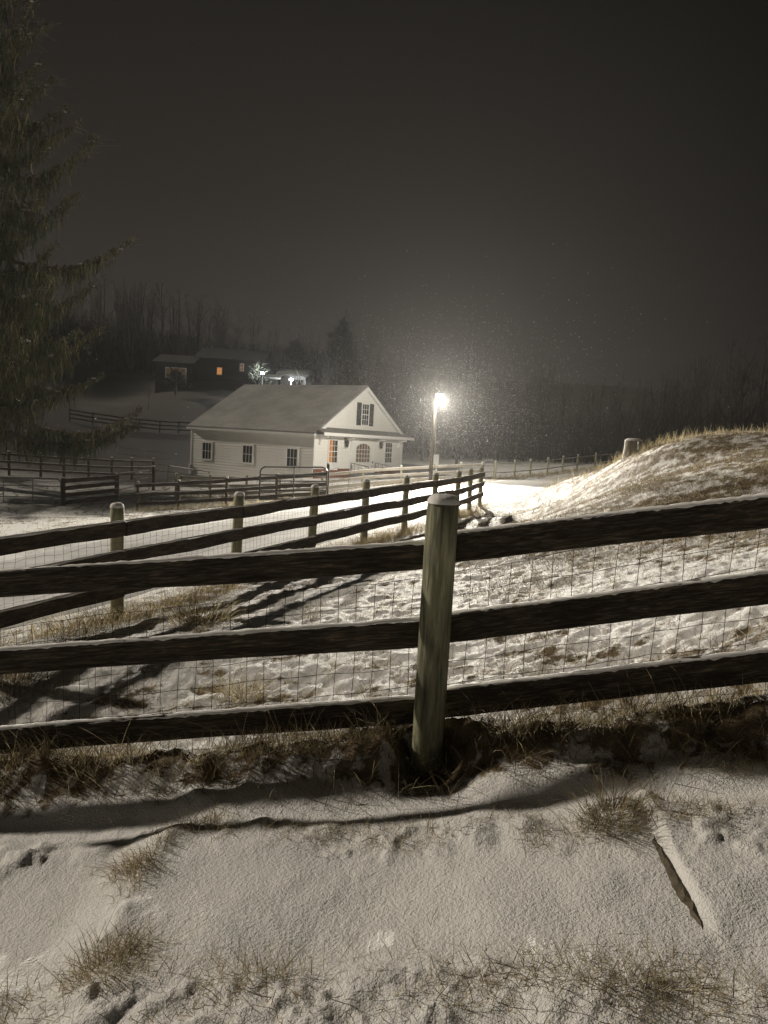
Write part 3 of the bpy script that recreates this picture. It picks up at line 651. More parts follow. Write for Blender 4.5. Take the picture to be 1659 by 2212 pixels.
poly_fence('board_fence', 'pale board fence lit by the lamp, in front of the barn', f4, 1.28, .08, M_post_pale, M_pale, (.26, .64, 1.08), .19, -1, .035, (.02, .9, .15, .15, .003))
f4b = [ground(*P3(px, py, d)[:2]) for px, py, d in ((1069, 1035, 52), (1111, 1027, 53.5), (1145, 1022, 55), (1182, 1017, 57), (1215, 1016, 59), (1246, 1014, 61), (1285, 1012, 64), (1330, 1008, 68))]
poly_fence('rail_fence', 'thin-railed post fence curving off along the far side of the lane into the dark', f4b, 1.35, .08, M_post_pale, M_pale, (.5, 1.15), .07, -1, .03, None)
f5 = [ground(*P3(px, py, d)[:2]) for px, py, d in ((137, 1092, 32), (251, 1078, 34.6))]
poly_fence('fence_panel', 'single panel of four brown boards between two posts, left of the trodden yard', f5, 1.28, .09, M_board2, M_pale_b if False else M_board2, (.16, .48, .82, 1.14), .2, -1, .035, None)
f6 = [ground(*P3(px, py, d)[:2]) for px, py, d in ((-60, 1075, 42), (20, 1072, 43), (88, 1066, 44), (138, 1063, 45), (191, 1061, 46), (241, 1060, 47), (284, 1058, 48), (330, 1056, 49.5))]
poly_fence('board_fence', 'dim dark fence under the spruce branches, behind the pipe gates', f6, 1.5, .08, M_board2, M_board2, (.4, .85, 1.3), .13, -1, .03, None)
f8 = [ground(*P3(px, py, d)[:2]) for px, py, d in ((150, 930, 70), (200, 932, 71), (262, 934, 72), (300, 936, 72.5), (345, 938, 73), (385, 940, 73.6), (425, 942, 74))]
poly_fence('board_fence', 'faint fence crossing the dark hillside left of the barn roof', f8, 1.3, .08, M_board2, M_board2, (.35, .75, 1.15), .14, -1, .03, None, snow=False, rsnow=False)

# pipe gates -----------------------------------------------------------
def pipe_gate(label, a, b, zb, ht, rails, uprights, mat, r=.027, rc=.22, snow=True, post=None):
    a, b = np.array(a), np.array(b); t = thing('pipe_gate', label, 'gate', tuple(a)); d = b - a; L = np.linalg.norm(d); x_ = d / L
    P = lambda u, z: x_ * u + np.array([0, 0, zb + z])
    arc = lambda cu, cz, a0, a1: [P(cu + rc * math.cos(q), cz + rc * math.sin(q)) for q in np.linspace(a0, a1, 6)]
    fr = MB(); fr.tube([P(0, 0)] + arc(rc, ht - rc, math.pi, math.pi / 2) + arc(L - rc, ht - rc, math.pi / 2, 0) + [P(L, 0), P(0, 0)], r, 7)
    obj('gate_frame', fr, mat, t)
    for z in rails: obj('crossbar', MB().tube([P(.01, z), P(L - .01, z)], r * .8, 6), mat, t)
    for u in uprights: obj('upright', MB().tube([P(L * u, 0), P(L * u, ht)], r * .8, 6), mat, t)
    if snow: s = MB().tube([P(rc, ht + r * .9), P(L * .5, ht + r), P(L - rc, ht + r * .9)], r * .7, 6); obj('snow', s, M_snow, t)
    for u in (0,): obj('hinge', MB().tube([P(u, .3), P(u - .08, .3)], .02, 5).tube([P(u, ht - .4), P(u - .08, ht - .4)], .02, 5), M_steel, t)
    return t
a = P3(560, 1079, 28.6); b = P3(704, 1079, 29.2)
pipe_gate('dark round-cornered pipe gate hanging from the tall post, standing open before the barn', (a[0], a[1], a[2]), (b[0], b[1], b[2]), 0.02, 1.33, (.35, .75, 1.0), (.5,), M_steel, .032)
a = ground(*P3(-60, 1096, 31.4)[:2]); b = ground(*P3(131, 1093, 32)[:2])
pipe_gate('long grey pipe gate at the left edge, beside the brown board panel', a, b, .06, 1.18, (.3, .55, .82), (.35, .68), M_steel2, .028)
a = ground(*P3(256, 1076, 35)[:2]); b = ground(*P3(322, 1060, 41)[:2])
pipe_gate('snow-topped pipe gate between the two posts right of the brown board panel', a, b, .1, 1.16, (.35, .75), (.5,), M_steel2, .028)
g2 = thing('gate_post', 'lone round post with a snow cap at the far end of the snow-topped gate', 'post', ground(*P3(331, 1059, 42)[:2])); add_post(g2, g2.location, 1.45, .10, M_board2)
a = ground(*P3(362, 1055, 46)[:2]); b = ground(*P3(452, 1060, 43)[:2])
pipe_gate('low dark pipe gate by the left corner of the barn', a, b, .1, 1.15, (.4, .8), (.5,), M_steel, .028)
a = ground(*P3(252, 1030, 54)[:2]); b = ground(*P3(374, 1030, 54)[:2])
pipe_gate('dim pipe pen panel far left of the barn, two crossbars', a, b, .25, 1.45, (.5, .95), (.5,), M_steel2, .03, .05, False)
a = P3(1043, 1036, 51.2); b = P3(1066, 1035, 52)
pipe_gate('small round-cornered pipe gate past the lamp where the board fence ends', a, b, .1, 1.3, (.45, .9), (), M_steel2, .03, .15, True)

# ------------------------------------------------------------------ lamp pole
def lamp_pole():
    b = np.array(ground(*P3(930, 1037, 44)[:2])); hd = at(945, 853, 44)
    t = thing('yard_lamp', 'tall wooden pole carrying a glaring yard lamp and meter box beside the lane', 'lamp pole', tuple(b))
    top = at(938, 846, 44) - b
    pl = MB(); pl.tube([(0, 0, -.3), top * .5 + np.array([.01, 0, 0]), top + np.array([0, 0, .25])], [.13, .115, .10], 14); o = obj('pole', pl.mesh('pole', True), M_pole, t)
    cd = MB(); cd.tube([np.array([.22, -.1, .3]), top * .5 + np.array([.19, -.1, 0]), top + np.array([.14, -.08, -.2])], .035, 7); obj('conduit', cd, M_steel2, t)
    bx = MB(); bx.box((.10, -.30, 1.0), (.42, -.08, 1.62)); bx.box((.14, -.36, 1.25), (.38, -.30, 1.5)); obj('meter_box', bx, M_white_wall, t)
    bx = MB(); bx.box((.12, -.26, .28), (.36, -.08, .62)); obj('junction_box', bx, M_white_wall, t)
    bx = MB(); bx.box((.12, -.22, 2.32), (.34, -.08, 2.46)); obj('cable_bracket', bx, M_steel2, t)
    h = hd - b + np.array([.18, .22, 0])
    arm = MB(); arm.tube([top + np.array([0, .05, .05]), top + np.array([.1, .1, .24]), h + np.array([0, -.05, .24])], .04, 7); obj('lamp_arm', arm, M_steel2, t)
    V, Fc = tube_arr([h + np.array([0, -.03, .26]), h + np.array([0, -.03, .18]), h + np.array([0, -.03, .05])], [.06, .18, .29], 16); obj('lamp_hood', MB().add(V, Fc), M_steel2, t)
    V = []; ln = MB(); 
    pts = [h + np.array([0, -.03, .04 - .26 * math.sin(a)]) for a in np.linspace(0, math.pi / 2, 7)]; ln.tube(pts, [.27 * max(math.cos(a), .06) for a in np.linspace(0, math.pi / 2, 7)], 16); obj('lamp_lens', ln.mesh('lamp_lens', True), M_lens, t)
    # light of the lamp: flood thrown across the lane and field, and an all-round glow
    for kind, en in (('SPOT', LAMP_SPOT), ('POINT', LAMP_POINT)):
        l = bpy.data.lights.new('yard_lamp_light', kind); l.energy = en; l.color = (1.0, .93, .80); l.shadow_soft_size = .10
        lo_ = bpy.data.objects.new('yard_lamp_light', l); C.objects.link(lo_); lo_.parent = t; lo_.location = h + np.array([.12, -.02, -.42])
        if kind == 'SPOT':
            l.spot_size = math.radians(95); l.spot_blend = 1.0
            lo_.rotation_euler = Vector((-2.5, -34, -3.6)).to_track_quat('-Z', 'Y').to_euler()
LAMP_SPOT, LAMP_POINT = 98000, 3200
lamp_pole()

# ------------------------------------------------------------------ far buildings
def far_house(name, label, px0, px1, py_base, d, ze, zp, rz, depth, wins, wall, roof, cat='house', chim=True):
    a = at(px0, py_base, d); b = at(px1, py_base, d); w = np.hypot(b[0] - a[0], b[1] - a[1]); t = thing(name, label, cat, tuple(a), math.atan2(b[1] - a[1], b[0] - a[0]) + rz)
    obj('wall', MB().prism([(0, 0, -2), (0, depth, -2), (0, depth, ze), (0, depth / 2, zp), (0, 0, ze)], (w, 0, 0)), wall, t)
    r = MB()
    for s in (0, 1):
        ye = -.4 if s == 0 else depth + .4; zl = ze - .4 * (zp - ze) / (depth / 2)
        r.prism([(-.4, depth / 2, zp + .03), (-.4, ye, zl + .03), (-.4, ye, zl + .2), (-.4, depth / 2, zp + .2)], (w + .8, 0, 0))
    ro = obj('roof', r, roof, t)
    if chim: obj('chimney', MB().box((w * .7, depth * .45, zp - .3), (w * .7 + .7, depth * .45 + .6, zp + .9)), wall, ro)
    for u0, u1, z0, z1, mt in wins: window(t, lambda u, o, z: (u, -o, z), u0 * w, u1 * w, z0, z1, 2, 2, mt, .06, False)
    return t
far_house('farmhouse', 'dark farmhouse on the hillside with two small orange windows', 425, 566, 820, 95, 2.9, 4.6, 0, 8, [(.31, .38, .85, 1.75, M_lit), (.66, .71, 1.5, 2.4, M_lit_dim)], M_far_wall, noise_mat('dark_snowy_roof', (.018, .0175, .017), (.03, .029, .028), (1, 1, 1), 2, .9, 0))
far_house('cottage', 'low building behind bushes on the left hillside with a wide warm-lit window', 335, 412, 822, 92, 2.4, 3.6, 0, 7, [(.3, .86, .35, 1.75, emit_mat('warm_porch_window', (.8, .5, .22), .06))], M_far_wall, M_far_wall, chim=False)
far_house('garage', 'white floodlit garage above the barn ridge', 602, 660, 838, 92, 1.7, 2.6, 0, 6, [(.55, .9, -.2, 1.2, M_pane)], M_white_wall, M_roofsnow, 'garage', False)
far_house('shed', 'small dark shed left of the floodlit garage', 574, 600, 838, 90, 1.25, 1.7, 0, 3, [], M_far_wall, M_roofsnow, 'shed', False)
for (px, py, d, en, lab, hh) in ((567, 806, 88, 2200, 'bright white lamp on a post left of the shed', 2.0), (629, 820, 86, 4200, 'bright white lamp on a post in front of the floodlit garage', 1.6)):
    p = at(px, py, d); zb = p[2] - hh; t = thing('post_lamp', lab, 'lamp', (p[0], p[1], zb), 0, 'small white lamps above the barn')
    obj('post', MB().tube([(0, 0, -.6), (0, 0, hh - .1)], .05, 6), M_steel, t)
    V, Fc = tube_arr([(0, 0, hh - .16), (0, 0, hh - .08), (0, 0, hh + .08), (0, 0, hh + .16)], [.05, .24, .24, .05], 10); obj('bulb', MB().add(V, Fc), M_lens2, t)
    obj('lamp_cap', MB().tube([(0, 0, hh + .17), (0, 0, hh + .24)], [.2, .05], 8), M_steel, t)
    l = bpy.data.lights.new('post_lamp_light', 'POINT'); l.energy = en; l.color = (.93, .97, 1.0); l.shadow_soft_size = .1
    lo_ = bpy.data.objects.new('post_lamp_light', l); C.objects.link(lo_); lo_.parent = t; lo_.location = (0, -.35, hh)

# ------------------------------------------------------------------ trees
def bare_tree_arrays(seed, spread=.5, height=1.0, trunk_r=.016, limbs=22, fork=False, tw=7, st=3):
    q = np.random.default_rng(seed); tV, tF, cV, cF = [], [], [], []
    def addt(pts, r, n, V, Fc):
        a, f = tube_arr(pts, r, n, False); o = len(V); V.extend(a); Fc.extend([tuple(i + o for i in k) for k in f])
    stems = [(np.zeros(3), np.array([q.normal(0, .03), q.normal(0, .03), 1.0]), 1.0)]
    if fork: stems = [(np.array([q.normal(0, .01), 0, 0]), np.array([s * .16, q.normal(0, .06), 1.0]), q.uniform(.85, 1)) for s in (-1, -.3, .45, 1.05)]
    for o, d, hh in stems:
        ts = np.linspace(0, 1, 7); P = [o + d * t * hh * height + np.array([.02 * math.sin(t * 5 + seed), .02 * math.cos(t * 4), 0]) * t for t in ts]
        addt(P, [trunk_r * (1 - .9 * t) + .0012 for t in ts], 6, tV, tF)
        for _ in range(limbs if not fork else limbs // 3):
            t = q.uniform(.22, .97); az = q.uniform(0, 6.28); ln = spread * (1.05 - t) ** .7 * q.uniform(.6, 1.1) * .62 + .05; up = q.uniform(.5, 1.2)
            b = np.array([np.interp(t, ts, [p[k] for p in P]) for k in range(3)]); dr = np.array([math.cos(az), math.sin(az), up]); dr /= np.linalg.norm(dr)
            L = [b + dr * ln * s + np.array([0, 0, .10 * ln * s * s]) + q.normal(0, .008, 3) * s for s in (0, .33, .66, 1)]
            addt(L, [trunk_r * .42 * (1.1 - t), trunk_r * .28 * (1.1 - t), .0017, .0008], 4, cV, cF)
            for _ in range(tw):
                s = q.uniform(.25, 1); b2 = L[0] + (L[3] - L[0]) * s; d2 = dr + q.normal(0, .55, 3) + np.array([0, 0, .25]); d2 /= np.linalg.norm(d2); l2 = ln * q.uniform(.22, .5)
                e2 = b2 + d2 * l2; addt([b2, (b2 + e2) / 2 + q.normal(0, .006, 3), e2], [.0016, .0011, .0006], 3, cV, cF)
                for _ in range(st):
                    s2 = q.uniform(.2, 1); b3 = b2 + (e2 - b2) * s2; d3 = d2 + q.normal(0, .6, 3) + np.array([0, 0, .2]); e3 = b3 + d3 / np.linalg.norm(d3) * l2 * .5; addt([b3, e3], [.0010, .0005], 3, cV, cF)
    return (np.array(tV), tF), (np.array(cV), cF)
TREES = [bare_tree_arrays(s, .5, 1, .014, 20, s in (3, 4)) for s in range(6)]
TM = []
for (tv, tf), (cv, cf) in TREES:
    a = bpy.data.meshes.new('trunk'); a.from_pydata(tv.tolist(), [], tf); a.materials.append(M_bark)
    b = bpy.data.meshes.new('crown'); b.from_pydata(cv.tolist(), [], cf); b.materials.append(M_twig); TM.append((a, b))
def bare_tree(label, px, py_top, d, var, wide=1.0, group=None, zb=None):
    p = at(px, py_top, d); z0 = hz(p[0], p[1]) - .2 if zb is None else zb; h = p[2] - z0
    t = thing('bare_tree', label, 'tree', (p[0], p[1], z0), 0, group)
    for nme, me in zip(('trunk', 'crown'), TM[var]):
        o = obj(nme, me, None, t); o.scale = (h * wide, h * wide, h); o.rotation_euler = (0, 0, px * .37)
    return t
bare_tree('tall many-stemmed bare tree standing out above the wood, left of the lamp', 803, 668, 96, 3, 1.0)
bare_tree('bare multi-stemmed tree rising above the wood just right of the lamp', 1030, 735, 100, 4, .85)
bare_tree('forked bare tree with open branches against the sky, right of the lamp', 1176, 738, 98, 3, 1.0)
bare_tree('thin lone bare tree on the snowy hillside left of the barn', 322, 800, 82, 1, .6)
bare_tree('slim bare tree immediately behind the lamp pole, lit by its glow', 925, 768, 70, 2, .8)
bare_tree('wide low bare tree lit by the lamp on its right side', 1000, 800, 66, 5, 1.0)
bare_tree('bare tree at the right edge of the lamp glow', 1085, 800, 72, 0, 1.0)
bare_tree('bare tree standing just behind the right roof slope of the barn', 880, 780, 74, 5, 1.0)
# the far wood: one mass
def far_wood():
    prof = [(-300, 560), (0, 575), (150, 575), (300, 590), (420, 610), (500, 650), (620, 690), (720, 700), (800, 740), (900, 765), (1000, 765), (1100, 770), (1250, 782), (1350, 790), (1450, 775), (1560, 735), (1659, 690), (1850, 640), (2100, 620)]
    px_ = np.array([a for a, b in prof]); py_ = np.array([b for a, b in prof]); q = np.random.default_rng(5); Vs, Ts, o = [], [], 0
    arr = []
    for (tv, tf), (cv, cf) in [bare_tree_arrays(s_ + 20, .5, 1, .014, 18, s_ in (3, 4), 5, 2) for s_ in range(6)]:
        f = [list(k) for k in tf] + [[i + len(tv) for i in k] for k in cf]
        arr.append((np.vstack([tv, cv]), np.array([k for k in f if len(k) == 4], int), np.array([k for k in f if len(k) == 3], int).reshape(-1, 3)))
    for i in range(240):
        px = q.uniform(-300, 2100); row = i % 3; d = (84, 102, 122)[row] + q.uniform(-6, 6)
        if px < 700: d = max(d, 104 + q.uniform(0, 18))
        top = np.interp(px, px_, py_) + q.uniform(-6, 46) + (2 - row) * 14; p = at(px, top, d); z0 = float(HB(np.array([p[0]]), np.array([p[1]]))[0]) - .3
        h = max(4.0, p[2] - z0); V, T4, T3 = arr[q.integers(6)]; a = q.uniform(0, 6.28); w = h * q.uniform(.6, .95)
        X = V[:, 0] * math.cos(a) - V[:, 1] * math.sin(a); Y = V[:, 0] * math.sin(a) + V[:, 1] * math.cos(a)
        Vs.append(np.c_[X * w + p[0], Y * w + p[1], V[:, 2] * h + z0]); Ts.append(T4 + o); o += len(V)
    obj('far_wood', mesh_tris('far_wood', np.vstack(Vs), np.vstack(Ts)), M_twig, kind='stuff')
    # tangled undergrowth at the wood's edge
    n = 26000; px = q.uniform(-300, 2050, n); d = q.uniform(72, 118, n); d = np.where(px < 640, q.uniform(106, 125, n), d); vx = np.array([at(a, 900, 1.0) for a in px]); x = vx[:, 0] * d; y = d
    z = HB(x, y); hgt = q.uniform(1.0, 6.5, n) * np.where(px > 1350, 1.3, 1); V, T, cl = blades(np.c_[x, y, z - .2], hgt, q.uniform(.06, .16, n), q, .35, np.array([(.028, .024, .02)]), .3)
    obj('undergrowth', mesh_tris('undergrowth', V, T, {'col': cl}), M_grass, kind='stuff')

def blades(P, hgt, wid, q, bend=.6, cols=np.array([(.34, .24, .12), (.24, .17, .08), (.45, .34, .19)]), lean=.35, lean_dir=None):
    n = len(P); az = q.uniform(0, 6.28, n); la = q.uniform(0, 6.28, n) if lean_dir is None else lean_dir + q.normal(0, .6, n)
    l = np.abs(q.normal(0, lean, n)); bd = q.uniform(.2, 1, n) * bend; sx = np.cos(az) * wid / 2; sy = np.sin(az) * wid / 2; V = []
    for k, (t, w) in enumerate(((0, 1), (.38, .85), (.72, .55), (1, 0))):
        off = (l * t + bd * t * t) * hgt; zz = hgt * t * np.sqrt(np.maximum(.15, 1 - (l * .6 + bd * t * .7) ** 2 * .75)); zz = zz - np.maximum(0, bd * t - .55) * hgt * .4
        c = P + np.c_[np.cos(la) * off, np.sin(la) * off, zz]
        if w: V += [c + np.c_[sx * w, sy * w, 0 * sx], c - np.c_[sx * w, sy * w, 0 * sx]]
        else: V += [c]
    V = np.stack(V, 1).reshape(-1, 3); b = np.arange(n)[:, None] * 7
    T = np.concatenate([b + np.array([t]) for t in ((0, 1, 3), (0, 3, 2), (2, 3, 5), (2, 5, 4), (4, 5, 6))])
    c = cols[q.integers(len(cols), size=n)] * q.uniform(.6, 1.25, (n, 1)); return V, T, np.repeat(c, 7, 0)
far_wood()

def evergreen(label, px, py_top, py_base, d, rad, seed, dens=2600):
    b = at(px, py_base, d); h = at(px, py_top, d)[2] - b[2]; t = thing('evergreen_tree', label, 'tree', tuple(b)); q = np.random.default_rng(seed)
    obj('trunk', MB().tube([(0, 0, -1), (0, 0, h * .5), (0, 0, h)], [.2, .12, .02], 7), M_bark, t)
    z = h * (1 - q.uniform(0, 1, dens) ** .6 * .97); az = q.uniform(0, 6.28, dens); lob = 1 + .25 * np.sin(az * 3 + z * 2.1) + .2 * np.sin(z * 5.3 + az); rr = rad * (1 - z / h) ** .8 * lob * q.uniform(.3, 1, dens) ** .5
    P = np.c_[rr * np.cos(az), rr * np.sin(az), z]
    V, T, cl = blades(P, q.uniform(.5, 1.1, dens), q.uniform(.12, .3, dens), q, .9, np.array([(.016, .019, .013), (.026, .028, .018)]), .8)
    obj('crown', mesh_tris('crown', V, T, {'col': cl}), M_needle, t)
evergreen('dark cone-shaped evergreen right behind the floodlit garage', 634, 742, 842, 97, 3.0, 1)
evergreen('tall dark evergreen with a pointed top behind the barn ridge', 733, 690, 850, 104, 4.2, 2, 3600)
evergreen('small dark evergreen next to the lamp on a post left of the shed', 556, 788, 836, 89, 1.3, 3, 900)
evergreen('bushy dark shrub in front of the warm-lit cottage window', 380, 800, 836, 87, 1.5, 4, 260)

def spruce():
    q = np.random.default_rng(4); x, y = at(-50, 1000, 38.0)[:2]; z0 = hz(x, y) - .1; Ht = 31.5
    t = thing('spruce_tree', 'huge spruce with drooping curtains of foliage filling the left edge', 'tree', (x, y, z0))
    obj('trunk', MB().tube([(0, 0, -.5), (0, 0, Ht * .5), (0, 0, Ht)], [.6, .35, .04], 12).mesh('trunk', True), M_bark, t)
    lb = MB(); BP, BL, BA, SP = [], [], [], []; SV = MB()
    nl = 86
    for i in range(nl):
        h = 4.0 + (Ht - 4.4) * (i / nl) ** 1.02; az = i * 2.39996 + q.normal(0, .3)
        L = (10.6 * (1 - h / Ht) ** .85 + .5) * q.uniform(.58, 1.15)
        up = .10 + .42 * (h / Ht); s = np.linspace(0, 1, 9); dr = np.array([math.cos(az), math.sin(az)]); wig = q.normal(0, .12)
        zz = h + L * (-.50 * s * (1 - .15 * (h / Ht)) + (.42 + up) * s ** 2.2) - .1 * L * (1 - h / Ht) * s
        C_ = np.c_[dr[0] * L * s - dr[1] * wig * L * s * s, dr[1] * L * s + dr[0] * wig * L * s * s, zz]
        lb.tube(C_, [.11 * (1 - .85 * k) * (.5 + L / 11) for k in s], 5, False)
        n = int(150 * L / 7) + 24
        u = q.uniform(.12, 1.0, n); base = np.stack([np.interp(u, s, C_[:, k]) for k in range(3)], 1)
        # side branchlets spread off the limb
        side = q.choice([-1, 1], n) * q.uniform(0, 1, n) ** 1.3 * (.28 * L * (1 - u) + .18); base = base + np.c_[-dr[1] * side, dr[0] * side, -np.abs(side) * .25 + q.normal(0, .05, n)]
        ln = q.uniform(.25, 1.0, n) * (.35 + 1.3 * np.sin(np.clip(u * 1.15, 0, 1) * math.pi) ** .7) * (1 - .45 * h / Ht)
        ln = np.minimum(ln, np.maximum(.12, base[:, 2] - 1.7 + q.normal(0, .25, n)))
        BP.append(base); BL.append(ln); BA.append(np.full(n, az))
        for k in range(26):
            j = q.integers(n); c = base[j]; lb.tube([c + q.normal(0, .03, 3), c + np.array([dr[0] * .5 + q.normal(0, .28), dr[1] * .5 + q.normal(0, .28), q.uniform(-.15, .32)])], [.018, .007], 3, False)
        for k in range(5):
            j = q.uniform(.3, 1); c = np.array([np.interp(j, s, C_[:, kk]) for kk in range(3)]) + q.normal(0, .05, 3); w = q.uniform(.045, .11)
            V, Fc = tube_arr([c + np.array([-w * 1.6, 0, 0]), c + np.array([0, 0, w * .35]), c + np.array([w * 1.6, 0, 0])], [w * .3, w * .6, w * .3], 5); SV.add(V, Fc)
    obj('limbs', lb, noise_mat('lifted_spruce_bark', (.10, .08, .06), (.2, .165, .125), (9, 9, 9), 4, .9, .3), t); obj('snow_clumps', SV, M_snow, t)  # limb bark lightened to stand in for missing front light
    P = np.vstack(BP); ln = np.concatenate(BL); n = len(P)
    # each hanging branchlet: a wavy string with small side needles sprays
    Vs, Ts, cs, o = [], [], [], 0; pal = np.array([(.066, .084, .038), (.092, .096, .044), (.045, .066, .032), (.145, .13, .064), (.23, .20, .11)])  # needle tones raised too, in place of light from the camera side
    for rep in range(3):
        pp = P + q.normal(0, .10, (n, 3)); l = ln * q.uniform(.6, 1.15, n); K = 5; ph = q.uniform(0, 6.28, n); az = q.uniform(0, 6.28, n); w = q.uniform(.02, .058, n)
        V = []
        for k in range(K):
            s = k / (K - 1); c = pp + np.c_[.07 * np.sin(ph + s * 4) * l + .10 * np.cos(az) * l * s * (1 - s) * 2, .07 * np.cos(ph + s * 3.3) * l, -l * s ** 1.15]; ww = w * (1 - .75 * s)
            V += [c + np.c_[np.cos(az) * ww, np.sin(az) * ww, 0 * ww], c - np.c_[np.cos(az) * ww, np.sin(az) * ww, 0 * ww]]
        V = np.stack(V, 1).reshape(-1, 3); b = np.arange(n)[:, None] * (2 * K)
        T = np.concatenate([b + np.array([[2 * k, 2 * k + 1, 2 * k + 3]]) for k in range(K - 1)] + [b + np.array([[2 * k, 2 * k + 3, 2 * k + 2]]) for k in range(K - 1)])
        Vs.append(V); Ts.append(T + o); o += len(V); cs.append(np.repeat(pal[q.integers(5, size=n)] * q.uniform(.6, 1.3, (n, 1)), 2 * K, 0))
    # short needle sprays round the branchlets
    m_ = 3 * n; j = q.integers(n, size=m_); pp = P[j] + np.c_[q.normal(0, .09, m_), q.normal(0, .09, m_), -ln[j] * q.uniform(0, .8, m_)]
    V, T, cl = blades(pp, q.uniform(.12, .36, m_), q.uniform(.02, .05, m_), q, .6, pal, 1.0); V[:, 2] = V[:, 2]
    Vs.append(V); Ts.append(T + o); cs.append(cl)
    obj('crown', mesh_tris('crown', np.vstack(Vs), np.vstack(Ts), {'col': np.vstack(cs)}), M_needle, t)
spruce()

# ------------------------------------------------------------------ stump, stone
def stump():
    g = ground(*at(1366, 990, 19.6)[:2]); t = thing('tree_stump', 'grey split stump with a snow cap on the crest of the hill', 'stump', g); q = np.random.default_rng(3)
    def chunk(x0, x1, y0, y1, h, tp):
        mb = MB(); lev = 6; n = 12; V = []
        for i in range(lev + 1):
            z = -.2 + (h + .2) * i / lev; k_ = 1 + .25 * (1 - i / lev) ** 2
            for k in range(n):
                a = 6.283 * k / n; V.append(((x0 + x1) / 2 + (x1 - x0) / 2 * k_ * math.copysign(abs(math.cos(a)) ** .6, math.cos(a)) + q.normal(0, .006), (y0 + y1) / 2 + (y1 - y0) / 2 * k_ * math.copysign(abs(math.sin(a)) ** .6, math.sin(a)), z + (q.normal(0, .012) if i == lev else 0)))
        Fc = [(i * n + k, i * n + (k + 1) % n, (i + 1) * n + (k + 1) % n, (i + 1) * n + k) for i in range(lev) for k in range(n)] + [tuple(lev * n + k for k in range(n))]
        return mb.add(V, Fc)
    obj('stump_half', chunk(-.24, .085, -.15, .15, .37, 0), M_stump, t); obj('stump_half', chunk(.11, .25, -.13, .13, .34, 0), M_stump, t)
    V, Fc = [], []
    s = cap_mesh(.24, .07, 4, 24); s.materials.append(M_snow); o = obj('snow_cap', s, None, t); o.location = (.0, 0, .365); o.scale = (1, .68, 1)
stump()
def kerb_stone():
    a, b = np.array(SLAB[1]), np.array(SLAB[3]); d = b - a; L = np.hypot(*d); zc = hz(*(a + d * .5)); ang = math.atan2(d[1], d[0])
    t = thing('edging_stone', 'brown rough edge of a buried stone slab bared beside the snow at lower right', 'stone', (a[0], a[1], zc), ang); q = np.random.default_rng(9)
    n = 26; V = []
    za = hz(*a) - zc; zb = hz(*b) - zc
    for i in range(n + 1):
        s = i / n; w = math.sin(math.pi * min(max(s, .02), .98) ** 1.25) ** .8 * (.85 + .07 * math.sin(s * 21) + .05 * math.sin(s * 47)); zz = za + (zb - za) * s; dep = .028 + .012 * math.sin(s * 9) + q.normal(0, .002)
        y_ = -.013 - q.normal(0, .0015)
        for (yy, zk) in ((-.036 * w + y_, -.10), (-.024 * w + y_, -.022), (-.006 * w + y_ + q.normal(0, .003), .008 * w - .012 * (1 - w)), (.012, .002 - .03 * (1 - w)), (.10, -.05), (.10, -.10)):
            V.append((s * L, yy + q.normal(0, .0012), zz + zk + .004))
    Fc = [(i * 6 + k, (i + 1) * 6 + k, (i + 1) * 6 + (k + 1) % 6, i * 6 + (k + 1) % 6) for i in range(n) for k in range(6)] + [tuple(range(6)), tuple(n * 6 + k for k in range(5, -1, -1))]
    obj('stone', MB().add(V, Fc), M_stone, t)
kerb_stone()

